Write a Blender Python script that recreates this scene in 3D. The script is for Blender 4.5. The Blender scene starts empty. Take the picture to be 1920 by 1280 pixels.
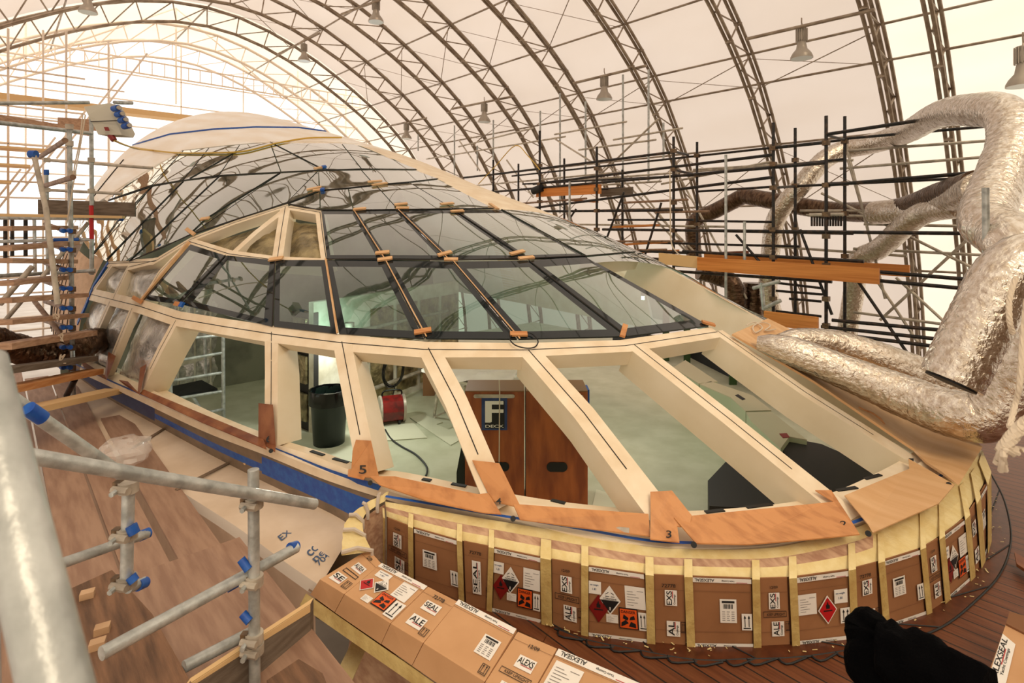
import bpy, math, random
from mathutils import Vector, noise
random.seed(7)
V = Vector
sc = bpy.context.scene
COL = sc.collection
# ------------------------------------------------------------------ camera, light, exposure
F, HZ, VX = 1050.0, 425.0, -10.0
NN = math.hypot(F, 960-VX); CC = F/NN; SS = (960-VX)/NN
cam = bpy.data.cameras.new('camera'); camo = bpy.data.objects.new('camera', cam); COL.objects.link(camo)
cam.sensor_width = 36; cam.lens = 36*F/1920; cam.shift_y = (HZ-640)/1920; cam.clip_start = .02; cam.clip_end = 300
camo.location = (0, 0, 0)
camo.rotation_euler = (math.pi/2, 0, -math.atan2(SS, CC))
cam.dof.use_dof = True; cam.dof.focus_distance = 4.5; cam.dof.aperture_fstop = 5.6
sc.camera = camo
sc.view_settings.view_transform = 'Standard'; sc.view_settings.look = 'None'
sc.view_settings.exposure = -0.12; sc.view_settings.gamma = 1
sc.cycles.use_denoising = True; sc.cycles.max_bounces = 8; sc.cycles.transparent_max_bounces = 16
sc.cycles.caustics_reflective = False; sc.cycles.caustics_refractive = False
sc.cycles.sample_clamp_indirect = 6
W = bpy.data.worlds.new('daylight'); sc.world = W; W.use_nodes = True
W.node_tree.nodes['Background'].inputs[0].default_value = (1.0, .965, .92, 1)
W.node_tree.nodes['Background'].inputs[1].default_value = 1.9
def sunlight(name, energy, col, rot, ang):
    l = bpy.data.lights.new(name, 'SUN'); l.energy = energy; l.color = col; l.angle = ang
    o = bpy.data.objects.new(name, l); COL.objects.link(o); o.rotation_euler = rot; return o
sunlight('sun', 2.2, (1, .93, .82), (math.radians(38), math.radians(-22), math.radians(10)), .35)

# ------------------------------------------------------------------ picture ray helpers
def ray(u, v):
    r = (u-960)/F
    return (CC*r+SS, -SS*r+CC, (HZ-v)/F)
def PD(u, v, d):
    a = ray(u, v); return V((a[0]*d, a[1]*d, a[2]*d))
def PH(u, v, H):
    return PD(u, v, -H/((HZ-v)/F))
def PL(u, v, L):
    a = ray(u, v); return PD(u, v, L/a[0])
def PY(u, v, y):
    a = ray(u, v); return PD(u, v, y/a[1])
def interp(tab, x):
    n = len(tab)
    if x <= tab[0][0]: return tab[0][1]
    if x >= tab[-1][0]: return tab[-1][1]
    for i in range(n-1):
        if x <= tab[i+1][0]: break
    x0, y0 = tab[i]; x1, y1 = tab[i+1]
    def m(k):
        if k <= 0: return (tab[1][1]-tab[0][1])/(tab[1][0]-tab[0][0])
        if k >= n-1: return (tab[-1][1]-tab[-2][1])/(tab[-1][0]-tab[-2][0])
        return (tab[k+1][1]-tab[k-1][1])/(tab[k+1][0]-tab[k-1][0])
    h = x1-x0; t = (x-x0)/h
    return (2*t**3-3*t*t+1)*y0+(t**3-2*t*t+t)*h*m(i)+(-2*t**3+3*t*t)*y1+(t**3-t*t)*h*m(i+1)
# the glazed dome: left edge and crown height along the boat
XL = [(0.74,5.9),(0.78,5.3),(.82,5.0),(.92,4.3),(1.05,3.7),(1.21,3.31),(1.38,3.02),(1.68,2.7),(2.04,2.46),(2.45,2.27),(2.99,2.02),(3.41,1.87),(3.91,1.72),(4.57,1.58),(5.51,1.35),(6.92,1.10),(8.72,.85),(10.5,.72),(13,.75),(16,1.1),(19,1.7),(22,2.6),(25,3.9),(27,5.2)]
GG = [(0.74,-1.75),(1.0,-1.72),(1.4,-1.52),(1.9,-1.22),(2.4,-.97),(3,-.69),(3.7,-.33),(4.6,.05),(5.6,.4),(6.8,.78),(8,1.2),(9.5,1.62),(11,2.0),(12.6,2.4),(14,2.7),(15.5,2.85),(17,2.92),(19,2.9),(21,2.6),(23,1.8),(25,.5),(27,-1.7)]
TX = [interp(XL, .7+i*.02) for i in range(1330)]; TG = [interp(GG, .7+i*.02) for i in range(1330)]
def tab(T, y):
    f = (y-.7)/.02; i = int(f)
    if i < 0: return T[0]
    if i >= len(T)-1: return T[-1]
    f -= i; return T[i]*(1-f)+T[i+1]*f
def cw(y):
    xl = tab(TX, y); w = (5.9-xl)*.7
    return xl+w, w
def zs(x, y):
    if y <= .76 or y >= 26.9: return None
    c, w = cw(y); q = (x-c)/max(w, .01)
    if abs(q) >= 1: return None
    return -1.75+(tab(TG, y)+1.75)*math.sqrt(1-q*q)
def PS(u, v, dmin=1.6, dmax=26, step=.08):
    a = ray(u, v); d = dmin
    while d < dmax:
        s = zs(a[0]*d, a[1]*d)
        if s is not None and a[2]*d <= s:
            lo, hi = d-step, d
            for _ in range(16):
                m = (lo+hi)/2; z = zs(a[0]*m, a[1]*m)
                if z is not None and a[2]*m <= z: hi = m
                else: lo = m
            return V((a[0]*hi, a[1]*hi, a[2]*hi))
        d += step
    return None
def nrm(p):
    e = .02
    c, w = cw(p.y); g = tab(TG, p.y)+1.75
    def f(x, y, z):
        c, w = cw(y); g = tab(TG, y)+1.75
        return ((x-c)/max(w, .05))**2+((z+1.75)/max(g, .03))**2
    n = V((f(p.x+e,p.y,p.z)-f(p.x-e,p.y,p.z), f(p.x,p.y+e,p.z)-f(p.x,p.y-e,p.z), f(p.x,p.y,p.z+e)-f(p.x,p.y,p.z-e)))
    if n.length < 1e-6: return V((0, 0, 1))
    n.normalize()
    if n.z < 0: n.z = 0.02; n.normalize()
    return n
def SP(u, v, off=0):
    p = PS(u, v)
    if p is None or p.z < -1.72: return PH(u, v, 1.72-off)
    return p+nrm(p)*off

# ------------------------------------------------------------------ materials
MT = {}
def lin(c): return tuple((x/12.92 if x <= .04045 else ((x+.055)/1.055)**2.4) for x in c)
def mat(name, c, rough=.6, metal=0, c2=None, scale=6, bump=0, bscale=60, stretch=(1, 1, 1), detail=4, lo=.35, hi=.65, spec=.5, attr=None):
    m = bpy.data.materials.new(name); m.use_nodes = True; MT[name] = m
    N = m.node_tree.nodes; L = m.node_tree.links; b = N['Principled BSDF']
    b.inputs['Base Color'].default_value = (*lin(c), 1); b.inputs['Roughness'].default_value = rough
    b.inputs['Metallic'].default_value = metal; b.inputs['Specular IOR Level'].default_value = spec
    tc = N.new('ShaderNodeTexCoord'); mp = N.new('ShaderNodeMapping'); mp.inputs['Scale'].default_value = stretch
    if attr:
        at = N.new('ShaderNodeAttribute'); at.attribute_name = attr; L.new(at.outputs['Vector'], mp.inputs[0])
    else: L.new(tc.outputs['Object'], mp.inputs[0])
    if c2:
        nz = N.new('ShaderNodeTexNoise'); nz.inputs['Scale'].default_value = scale; nz.inputs['Detail'].default_value = detail
        cr = N.new('ShaderNodeValToRGB'); cr.color_ramp.elements[0].position = lo; cr.color_ramp.elements[1].position = hi
        cr.color_ramp.elements[0].color = (*lin(c), 1); cr.color_ramp.elements[1].color = (*lin(c2), 1)
        L.new(mp.outputs[0], nz.inputs[0]); L.new(nz.outputs[0], cr.inputs[0]); L.new(cr.outputs[0], b.inputs['Base Color'])
    if bump:
        n2 = N.new('ShaderNodeTexNoise'); n2.inputs['Scale'].default_value = bscale; n2.inputs['Detail'].default_value = 5
        bp = N.new('ShaderNodeBump'); bp.inputs['Strength'].default_value = bump; bp.inputs['Distance'].default_value = .02
        L.new(mp.outputs[0], n2.inputs[0]); L.new(n2.outputs[0], bp.inputs['Height']); L.new(bp.outputs[0], b.inputs['Normal'])
    return m
mat('cream', (.93,.87,.77), .45, c2=(.88,.80,.68), scale=5, bump=.05, bscale=30)
mat('cream_side', (.92,.87,.78), .5, c2=(.88,.82,.71), scale=2)
mat('roof_white', (.98,.97,.95), .5, c2=(.94,.90,.84), scale=3, stretch=(1, .25, 1))
mat('seam', (.12,.09,.07), .7)
mat('frit', (.09,.12,.13), .04)
mat('galv', (.76,.77,.76), .36, .35, c2=(.58,.59,.58), scale=14, bump=.15, bscale=50)
mat('galv_dull', (.62,.58,.53), .5, .3, c2=(.78,.74,.68), scale=9, bump=.1)
mat('rust_tube', (.45,.33,.25), .55, .4, c2=(.6,.5,.42), scale=12)
mat('black_tube', (.10,.09,.09), .45, .3, c2=(.30,.22,.17), scale=12, lo=.5, hi=.75)
mat('coupler', (.34,.29,.24), .5, .6, c2=(.5,.4,.3), scale=30)
mat('truss', (.66,.60,.53), .42, .3, c2=(.50,.43,.36), scale=5, stretch=(1, 1, 1))
mat('lamp_grey', (.66,.62,.57), .4, .5)
mat('lamp_lens', (.72,.77,.75), .2)
mat('timber', (.80,.58,.37), .6, c2=(.72,.47,.27), scale=7, stretch=(1, .15, 5), bump=.1)
mat('board', (.74,.60,.49), .7, c2=(.62,.48,.38), scale=6, stretch=(3, .4, 8), bump=.2)
mat('board_end', (.86,.72,.52), .7)
mat('board_grey', (.47,.42,.37), .8, c2=(.38,.33,.28), scale=7, stretch=(1, .4, 6), bump=.2)
mat('ply_pink', (.65,.52,.43), .6, c2=(.56,.43,.35), scale=4, stretch=(6, .7, 1), bump=.05)
mat('old_wood', (.52,.38,.28), .8, c2=(.36,.26,.19), scale=3, stretch=(10, 1, 1), bump=.3, bscale=20)
mat('plywood', (.85,.69,.51), .5, c2=(.80,.62,.43), scale=2, stretch=(5, .6, 5))
mat('rosewood', (.80,.56,.35), .5, c2=(.62,.38,.20), lo=.45, hi=.85, scale=5, stretch=(4, 1.5, 2), detail=6)
mat('redwood', (.58,.37,.23), .5, c2=(.42,.21,.11), scale=5, detail=6)
mat('cabinet', (.66,.36,.18), .35, c2=(.50,.24,.12), scale=3, stretch=(3, 3, .7), detail=5)
mat('cabinet_top', (.50,.34,.20), .6)
mat('cardboard', (.62,.43,.28), .85, c2=(.56,.38,.24), scale=3)  # shaded copy of the carton brown, shade put into the colour
mat('cardboard_lit', (.80,.62,.45), .85, c2=(.75,.57,.40), scale=3)  # lit copy of the same cardboard, light put into the colour
mat('cut_edge', (.50,.34,.22), .9)
mat('veneer', (.80,.66,.54), .7, c2=(.66,.50,.40), scale=4, stretch=(8, 2, 8))
mat('tape', (.90,.83,.62), .6, c2=(.86,.77,.53), scale=14, bump=.25, bscale=40)
mat('tape_dark', (.80,.70,.45), .6, c2=(.72,.60,.36), scale=14, bump=.2)
mat('blue', (.02,.27,.62), .5, c2=(.10,.36,.68), scale=20)
mat('blue_dark', (.12,.20,.40), .5, c2=(.20,.28,.46), scale=6)
mat('brown_tape', (.52,.44,.36), .5, c2=(.42,.36,.30), scale=6)
mat('paper', (.88,.80,.71), .75, c2=(.82,.73,.63), scale=3, bump=.1, bscale=10)
mat('paper_beige', (.72,.61,.52), .75, c2=(.65,.54,.45), scale=3)
mat('plastic', (.75,.70,.65), .25, spec=.6)
mat('white', (.92,.90,.87), .6)
mat('ink', (.06,.06,.07), .6)
mat('ink_blue', (.30,.38,.50), .6)
mat('ink_grey', (.45,.42,.42), .7)
mat('red', (.72,.10,.12), .5)
mat('danger', (.90,.36,.12), .5)
mat('dark_red', (.48,.08,.07), .5)
mat('foil', (.90,.87,.83), .19, 1, c2=(.76,.70,.63), scale=3, bump=.8, bscale=3.2, stretch=(1, 1, 9), attr='duct')
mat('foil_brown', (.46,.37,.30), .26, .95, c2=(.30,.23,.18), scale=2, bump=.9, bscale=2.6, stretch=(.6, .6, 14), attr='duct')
mat('foil_wall', (.93,.93,.92), .25, .75, c2=(.7,.7,.69), scale=7, bump=1.0, bscale=9)
mat('foil_dark', (.72,.66,.50), .28, .8, c2=(.4,.36,.26), scale=6, bump=1.0, bscale=14)
mat('floor_green', (.76,.76,.67), .45, c2=(.70,.70,.60), scale=3, bump=.03)
mat('green_board', (.66,.69,.56), .6)
mat('bench_top', (.70,.66,.55), .6)
mat('hardboard', (.80,.79,.70), .5)
mat('black', (.03,.03,.035), .6)
mat('black_gloss', (.03,.035,.04), .2)
mat('bin', (.03,.08,.06), .35)
mat('cloth', (.015,.015,.02), .95, bump=.3, bscale=80, spec=.05)
mat('dark_box', (.09,.07,.055), .6)
mat('pump_red', (.50,.06,.05), .35, c2=(.3,.05,.05), scale=10)
mat('box_grey', (.72,.70,.64), .5)
mat('yellow', (.80,.65,.25), .5)
mat('rope', (.82,.76,.68), .9)
mat('ground', (.66,.61,.56), .9, c2=(.6,.55,.5), scale=1)
mat('screen_wall', (.90,.88,.82), .6, c2=(.7,.66,.58), scale=3)
mat('dark_teak', (.38,.20,.11), .4, c2=(.30,.15,.08), scale=5, stretch=(4, 4, 1))
mat('pale_wood', (.78,.64,.50), .6, c2=(.70,.56,.42), scale=4, stretch=(1,1,3))
mat('shade_gable', (.55,.47,.40), .8)
mat('bulkhead', (.50,.50,.43), .6, c2=(.35,.35,.3), scale=2)
mat('pale_tube', (.90,.84,.78), .5, .1)  # tube colour paled to carry the far-end glare
mat('orange_timber', (.86,.56,.27), .6, c2=(.76,.45,.18), scale=7, stretch=(1, .15, 5), bump=.1)
mat('moss', (.20,.30,.14), .7)
def glassmat():
    m = bpy.data.materials.new('glass'); m.use_nodes = True; MT['glass'] = m
    N = m.node_tree.nodes; L = m.node_tree.links; N.clear()
    out = N.new('ShaderNodeOutputMaterial'); mix = N.new('ShaderNodeMixShader')
    tr = N.new('ShaderNodeBsdfTransparent'); tr.inputs[0].default_value = (.27, .42, .37, 1)
    gl = N.new('ShaderNodeBsdfGlossy'); gl.inputs[0].default_value = (.95, .97, .97, 1); gl.inputs['Roughness'].default_value = .015
    lw = N.new('ShaderNodeLayerWeight'); lw.inputs[0].default_value = .5; fr = N.new('ShaderNodeMapRange'); fr.interpolation_type = 'SMOOTHSTEP'
    for i_, v_ in ((1, .30), (2, .92), (3, .09), (4, .88)): fr.inputs[i_].default_value = v_
    L.new(lw.outputs['Facing'], fr.inputs[0])
    tc = N.new('ShaderNodeTexCoord'); nz = N.new('ShaderNodeTexNoise'); nz.inputs['Scale'].default_value = 1.3; nz.inputs['Detail'].default_value = 0
    bp = N.new('ShaderNodeBump'); bp.inputs['Strength'].default_value = .28; bp.inputs['Distance'].default_value = .05
    L.new(tc.outputs['Object'], nz.inputs[0]); L.new(nz.outputs[0], bp.inputs['Height'])
    L.new(bp.outputs[0], gl.inputs['Normal']); L.new(bp.outputs[0], lw.inputs['Normal'])
    df = N.new('ShaderNodeBsdfDiffuse'); df.inputs[0].default_value = (.20, .30, .26, 1); md = N.new('ShaderNodeMixShader'); md.inputs[0].default_value = .10
    L.new(tr.outputs[0], md.inputs[1]); L.new(df.outputs[0], md.inputs[2])
    L.new(fr.outputs[0], mix.inputs[0]); L.new(md.outputs[0], mix.inputs[1]); L.new(gl.outputs[0], mix.inputs[2]); L.new(mix.outputs[0], out.inputs[0])
glassmat()
def bagmat():
    m = bpy.data.materials.new('bag'); m.use_nodes = True; MT['bag'] = m
    N = m.node_tree.nodes; L = m.node_tree.links; b = N['Principled BSDF']; out = N['Material Output']
    b.inputs['Base Color'].default_value = (.9, .85, .8, 1); b.inputs['Roughness'].default_value = .15
    tr = N.new('ShaderNodeBsdfTransparent'); mx = N.new('ShaderNodeMixShader'); mx.inputs[0].default_value = .3
    L.new(tr.outputs[0], mx.inputs[1]); L.new(b.outputs[0], mx.inputs[2]); L.new(mx.outputs[0], out.inputs[0])
bagmat()
def fabric(name, col, tcol, a):
    m = bpy.data.materials.new(name); m.use_nodes = True; MT[name] = m
    N = m.node_tree.nodes; L = m.node_tree.links; N.clear()
    out = N.new('ShaderNodeOutputMaterial'); m1 = N.new('ShaderNodeMixShader'); m2 = N.new('ShaderNodeMixShader')
    d = N.new('ShaderNodeBsdfDiffuse'); t = N.new('ShaderNodeBsdfTranslucent'); tr = N.new('ShaderNodeBsdfTransparent')
    tc = N.new('ShaderNodeTexCoord'); mp = N.new('ShaderNodeMapping'); mp.inputs['Scale'].default_value = (.6, .22, .6)
    nz = N.new('ShaderNodeTexNoise'); nz.inputs['Scale'].default_value = 1.4; nz.inputs['Detail'].default_value = 6
    cr = N.new('ShaderNodeValToRGB'); cr.color_ramp.elements[0].position = .3; cr.color_ramp.elements[1].position = .7
    cr.color_ramp.elements[0].color = (tcol[0]*.86, tcol[1]*.82, tcol[2]*.77, 1); cr.color_ramp.elements[1].color = (*tcol, 1)
    L.new(tc.outputs['Object'], mp.inputs[0]); L.new(mp.outputs[0], nz.inputs[0]); L.new(nz.outputs[0], cr.inputs[0]); L.new(cr.outputs[0], tr.inputs[0])
    d.inputs[0].default_value = (*col, 1); t.inputs[0].default_value = (*col, 1)
    m1.inputs[0].default_value = .45; m2.inputs[0].default_value = a
    L.new(d.outputs[0], m1.inputs[1]); L.new(t.outputs[0], m1.inputs[2])
    L.new(m1.outputs[0], m2.inputs[1]); L.new(tr.outputs[0], m2.inputs[2]); L.new(m2.outputs[0], out.inputs[0])
fabric('membrane', (.68,.59,.51), (.60,.50,.43), .40)
fabric('membrane_bright', (.80,.72,.60), (.98,.88,.74), .55)
def teakmat():
    m = mat('teak', (.45,.26,.15), .45, c2=(.36,.19,.10), scale=4, stretch=(14, .8, 1), detail=5)
    N = m.node_tree.nodes; L = m.node_tree.links; b = N['Principled BSDF']
    tc = N.new('ShaderNodeTexCoord'); sp = N.new('ShaderNodeSeparateXYZ'); L.new(tc.outputs['Object'], sp.inputs[0])
    mu = N.new('ShaderNodeMath'); mu.operation = 'MULTIPLY'; mu.inputs[1].default_value = 1/PLANK; L.new(sp.outputs[0], mu.inputs[0])
    fr = N.new('ShaderNodeMath'); fr.operation = 'FRACT'; L.new(mu.outputs[0], fr.inputs[0])
    lt = N.new('ShaderNodeMath'); lt.operation = 'LESS_THAN'; lt.inputs[1].default_value = .09; L.new(fr.outputs[0], lt.inputs[0])
    mx = N.new('ShaderNodeMixRGB'); mx.inputs[2].default_value = (.01, .008, .007, 1)
    old = b.inputs['Base Color'].links[0].from_socket
    L.new(lt.outputs[0], mx.inputs[0]); L.new(old, mx.inputs[1]); L.new(mx.outputs[0], b.inputs['Base Color'])
PLANK = .095
teakmat()
def work_lamp_mat():
    m = mat('lamp_on', (1, 1, 1), .5); b = m.node_tree.nodes['Principled BSDF']
    b.inputs['Emission Color'].default_value = (.95, 1, .9, 1); b.inputs['Emission Strength'].default_value = 4
work_lamp_mat()

# ------------------------------------------------------------------ mesh builder
class MB:
    def __init__(s): s.v = []; s.f = []; s.m = []; s.mats = []
    def mi(s, m):
        if m not in s.mats: s.mats.append(m)
        return s.mats.index(m)
    def add(s, vs, fs, m):
        o = len(s.v); s.v += [tuple(x) for x in vs]; k = s.mi(m)
        for f in fs: s.f.append([i+o for i in f]); s.m.append(k)
        return s
    def hexa(s, c, m):      # 8 corners: bottom 4, top 4
        return s.add(c, [(0,3,2,1),(4,5,6,7),(0,1,5,4),(1,2,6,5),(2,3,7,6),(3,0,4,7)], m)
    def box(s, a, b, m):
        return s.hexa([(a[0],a[1],a[2]),(b[0],a[1],a[2]),(b[0],b[1],a[2]),(a[0],b[1],a[2]),(a[0],a[1],b[2]),(b[0],a[1],b[2]),(b[0],b[1],b[2]),(a[0],b[1],b[2])], m)
    def obox(s, p, x, y, z, m):   # corner p and three edge vectors
        p, x, y, z = V(p), V(x), V(y), V(z)
        return s.hexa([p, p+x, p+x+y, p+y, p+z, p+x+z, p+x+y+z, p+y+z], m)
    def prism(s, pts, off, m):    # polygon extruded by off
        n = len(pts); off = V(off)
        vs = [V(p) for p in pts]+[V(p)+off for p in pts]
        return s.add(vs, [tuple(range(n))[::-1], tuple(range(n, 2*n))]+[(i, (i+1) % n, n+(i+1) % n, n+i) for i in range(n)], m)
    def tube(s, pts, r, m, seg=10, cap=True, rr=None, bore=0):
        pts = [V(p) for p in pts]; n = len(pts); vs = []; ref = None
        for i, p in enumerate(pts):
            t = (pts[min(i+1, n-1)]-pts[max(i-1, 0)])
            t = t.normalized() if t.length > 1e-9 else V((0, 0, 1))
            if ref is None:
                ref = V((0, 0, 1)) if abs(t.z) < .9 else V((1, 0, 0))
            a = (ref-t*ref.dot(t))
            a = a.normalized() if a.length > 1e-6 else t.orthogonal().normalized()
            ref = a; b = t.cross(a)
            for k in range(seg):
                an = 2*math.pi*k/seg; R = rr(i, k) if rr else r
                vs.append(p+(a*math.cos(an)+b*math.sin(an))*R)
        fs = [(i*seg+k, i*seg+(k+1) % seg, (i+1)*seg+(k+1) % seg, (i+1)*seg+k) for i in range(n-1) for k in range(seg)]
        if cap: fs += [tuple(range(seg))[::-1], tuple(range((n-1)*seg, n*seg))]
        return s.add(vs, fs, m)
    def build(s, name, parent=None, smooth=True):
        me = bpy.data.meshes.new(name); me.from_pydata(s.v, [], s.f)
        for k in s.mats: me.materials.append(MT[k])
        me.polygons.foreach_set('material_index', s.m)
        if smooth:
            me.polygons.foreach_set('use_smooth', [True]*len(s.f))
            try: me.set_sharp_from_angle(angle=math.radians(38))
            except Exception: pass
        me.update()
        o = bpy.data.objects.new(name, me); COL.objects.link(o)
        if parent: o.parent = parent
        return o
def tag(o, label=None, cat=None, group=None, kind=None):
    if label: o['label'] = label
    if cat: o['category'] = cat
    if group: o['group'] = group
    if kind: o['kind'] = kind
    return o
def empty(name, label=None, cat=None, group=None, loc=(0, 0, 0)):
    o = bpy.data.objects.new(name, None); COL.objects.link(o); o.location = loc; o.empty_display_size = .1
    return tag(o, label, cat, group)
def struct(o): o['kind'] = 'structure'; return o
def tb(name, a, b, r, m, parent=None, seg=9):
    return MB().tube([a, b], r, m, seg).build(name, parent)
def spline(P, n=8):
    P = [V(p) for p in P]; out = []
    for i in range(len(P)-1):
        p0 = P[max(i-1, 0)]; p1 = P[i]; p2 = P[i+1]; p3 = P[min(i+2, len(P)-1)]
        for k in range(n):
            t = k/n
            out.append(.5*((2*p1)+(p2-p0)*t+(2*p0-5*p1+4*p2-p3)*t*t+(3*p1-p0-3*p2+p3)*t**3))
    out.append(P[-1]); return out
def poly2(P, n):
    out = []
    for i in range(len(P)-1):
        for k in range(n):
            t = k/n; out.append(tuple(P[i][j]*(1-t)+P[i+1][j]*t for j in range(len(P[0]))))
    out.append(P[-1]); return out
_fc = {}
def textgeo(s):
    if s in _fc: return _fc[s]
    cu = bpy.data.curves.new('t', 'FONT'); cu.body = s; cu.size = 1; cu.offset = .012
    ob = bpy.data.objects.new('t', cu); me = bpy.data.meshes.new_from_object(ob)
    vs = [tuple(v.co) for v in me.vertices]; fs = [tuple(p.vertices) for p in me.polygons]
    xs = [v[0] for v in vs]; ys = [v[1] for v in vs]
    x0, x1, y0, y1 = min(xs), max(xs), min(ys), max(ys)
    g = ([((v[0]-x0)/(x1-x0), (v[1]-y0)/(y1-y0)) for v in vs], fs, (x1-x0)/(y1-y0))
    bpy.data.objects.remove(ob); bpy.data.curves.remove(cu); bpy.data.meshes.remove(me)
    _fc[s] = g; return g
class Dec:   # flat marks laid on a patch: P(s, t) gives the point, n the outward direction
    def __init__(s, P, n): s.P = P; s.n = V(n).normalized(); s.b = MB(); s.k = 1
    def q(s, pts, m, lift=1):
        return s.b.add([s.P(a, b)+s.n*.0015*lift for a, b in pts], [tuple(range(len(pts)))], m)
    def r(s, x0, y0, x1, y1, m, lift=1): return s.q([(x0,y0),(x1,y0),(x1,y1),(x0,y1)], m, lift)
    def t(s, txt, x0, y0, x1, y1, m, lift=2, rot=0):
        g = textgeo(txt); vs = []
        for a, b in g[0]:
            if rot == 90: a, b = 1-b, a
            elif rot == 180: a, b = 1-a, 1-b
            elif rot == 270: a, b = b, 1-a
            vs.append(s.P(x0+a*(x1-x0), y0+b*(y1-y0))+s.n*.0015*lift)
        s.b.add(vs, g[1], m)
    def frame(s, x0, y0, x1, y1, w, m, lift=2, wy=None):
        wy = wy or w
        s.r(x0,y0,x1,y0+wy,m,lift); s.r(x0,y1-wy,x1,y1,m,lift); s.r(x0,y0,x0+w,y1,m,lift); s.r(x1-w,y0,x1,y1,m,lift)
    def arrows(s, x0, y0, x1, y1, m, n=2, lift=2):
        w = (x1-x0)/n
        for i in range(n):
            c = x0+w*(i+.5)
            s.r(c-w*.09, y0+(y1-y0)*.12, c+w*.09, y1-(y1-y0)*.2, m, lift)
            s.q([(c-w*.3, y1-(y1-y0)*.25),(c+w*.3, y1-(y1-y0)*.25),(c, y1)], m, lift)
        s.r(x0+w*.1, y0, x1-w*.1, y0+(y1-y0)*.07, m, lift)
    def build(s, name, parent): return s.b.build(name, parent, False) if s.b.v else None
# ------------------------------------------------------------------ the tent
HP = [(5.2,7.3),(6.2,7.22),(7.2,6.98),(8.1,6.65),(8.95,6.26),(9.7,5.85),(10.45,5.4),(11.2,4.9),(11.85,4.4),(12.45,3.87),(13.0,3.3),(13.5,2.65),(13.95,2.0),(14.35,1.3),(14.75,.55),(15.1,-.2),(15.4,-1),(15.65,-1.9),(15.85,-2.8),(16.0,-3.7),(16.1,-4.7),(16.15,-5.7),(16.15,-6.5)]
PROF = [(10.4-x, z) for x, z in HP[:0:-1]]+HP
def offs(P, d):
    out = []
    for i, (x, z) in enumerate(P):
        a = P[max(i-1, 0)]; b = P[min(i+1, len(P)-1)]
        t = V((b[0]-a[0], b[1]-a[1])).normalized(); n = V((t.y, -t.x))
        out.append((x+n.x*d, z+n.y*d))
    return out
INN = offs(PROF, .62); OUTS = offs(PROF, -.1)
Y0 = 3.1
def skin(name, y0, y1, m):
    b = MB(); ys = [y0+(y1-y0)*i/24 for i in range(25)]; n = len(OUTS)
    vs = [(x, y, z) for y in ys for x, z in OUTS]
    fs = [(j*n+i, j*n+i+1, (j+1)*n+i+1, (j+1)*n+i) for j in range(24) for i in range(n-1)]
    return struct(b.add(vs, fs, m).build(name))
skin('ceiling', Y0, 20.6, 'membrane'); skin('ceiling', 20.6, 26, 'membrane_bright'); skin('ceiling', -9, Y0, 'membrane_bright')  # far skin takes the brighter fabric to put glare into it
b = MB(); b.prism([(x, -9, z) for x, z in OUTS], (0, -.05, 0), 'shade_gable'); struct(b.build('wall_front_shade', None, False))  # unseen end wall added to darken the camera-facing sides
struct(MB().box((-6, -9, -6.6), (17, 70, -6.5), 'ground').build('ground'))
TRUSS = ['nearest the camera, its top chord passing overhead', 'first arch right of the bright seam in the fabric', 'arch standing along the bright seam between the two fabrics',
 'first left of the fabric seam, behind the tall black standards', 'second arch left of the bright fabric seam', 'third arch left of the bright fabric seam', 'fourth arch left of the bright fabric seam',
 'fifth arch left of the bright fabric seam', 'sixth arch left of the bright fabric seam', 'last dark arch before the white glare', 'first arch faded by the white glare', 'arch furthest back in the white glare']
ys_tr = [Y0+2.5*k for k in (-1.35, -.36, 0, 1, 2, 3, 4, 5, 6, 7, 8, 9)]
tr0 = empty('roof_truss')
for nm, P in (('top_chord', PROF), ('bottom_chord', INN)):
    b = MB()
    for dy in (-.05, .05): b.tube([(x, dy, z) for x, z in P], .036, 'truss', 8)
    for i in range(0, len(P), 2): b.box((P[i][0]-.05, -.07, P[i][1]-.03), (P[i][0]+.05, .07, P[i][1]+.03), 'truss')
    b.build(nm, tr0)
for i in range(8, len(PROF)-1):
    a, c, e = PROF[i], INN[i], PROF[i+1]
    tb('strut', (a[0], 0, a[1]), (c[0], 0, c[1]), .02, 'truss', tr0, 6)
    tb('diagonal', (c[0], 0, c[1]), (e[0], 0, e[1]), .018, 'truss', tr0, 6)
for k, y in enumerate(ys_tr):
    if k == 0: r = tr0
    else:
        r = tr0.copy(); COL.objects.link(r)
        for ch in tr0.children:
            c = ch.copy(); COL.objects.link(c); c.parent = r
            if k > 9: c.material_slots[0].link = 'OBJECT'; c.material_slots[0].material = MT['pale_tube']  # glare painted onto the last two arches as a paler colour
    r.location = (0, y, 0)
    tag(r, 'grey steel tent truss arch, '+TRUSS[k], 'roof truss', 'steel arches of the tent')
PU = [len(HP)-1+k for k in (-4, 0, 3, 5, 7, 9, 10, 12, 14, 16)]
PLB = ['left of the ridge', 'along the ridge', 'just right of the ridge', 'high on the right slope', 'second below the ridge purlins on the right slope', 'third below the ridge purlins', 'at the height of the row of hanging lamps', 'just below the row of hanging lamps', 'behind the topmost scaffold tubes', 'low behind the black scaffold']
for k, i in enumerate(PU):
    x, z = PROF[i]
    tag(MB().tube([(x, -2, z), (x, 25.6, z)], .026, 'truss', 8).build('roof_purlin'), 'long grey roof purlin tube '+PLB[k], 'purlin', 'purlins tying the arches')
WB = ['in the bright bay at the right', 'between the seam arch and the next one left', 'in the second bay left of the seam', 'in the third bay left of the seam', 'in the fourth bay left of the seam', 'in the fifth bay left of the seam', 'in the sixth bay left of the seam', 'in the last dark bay']
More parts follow.
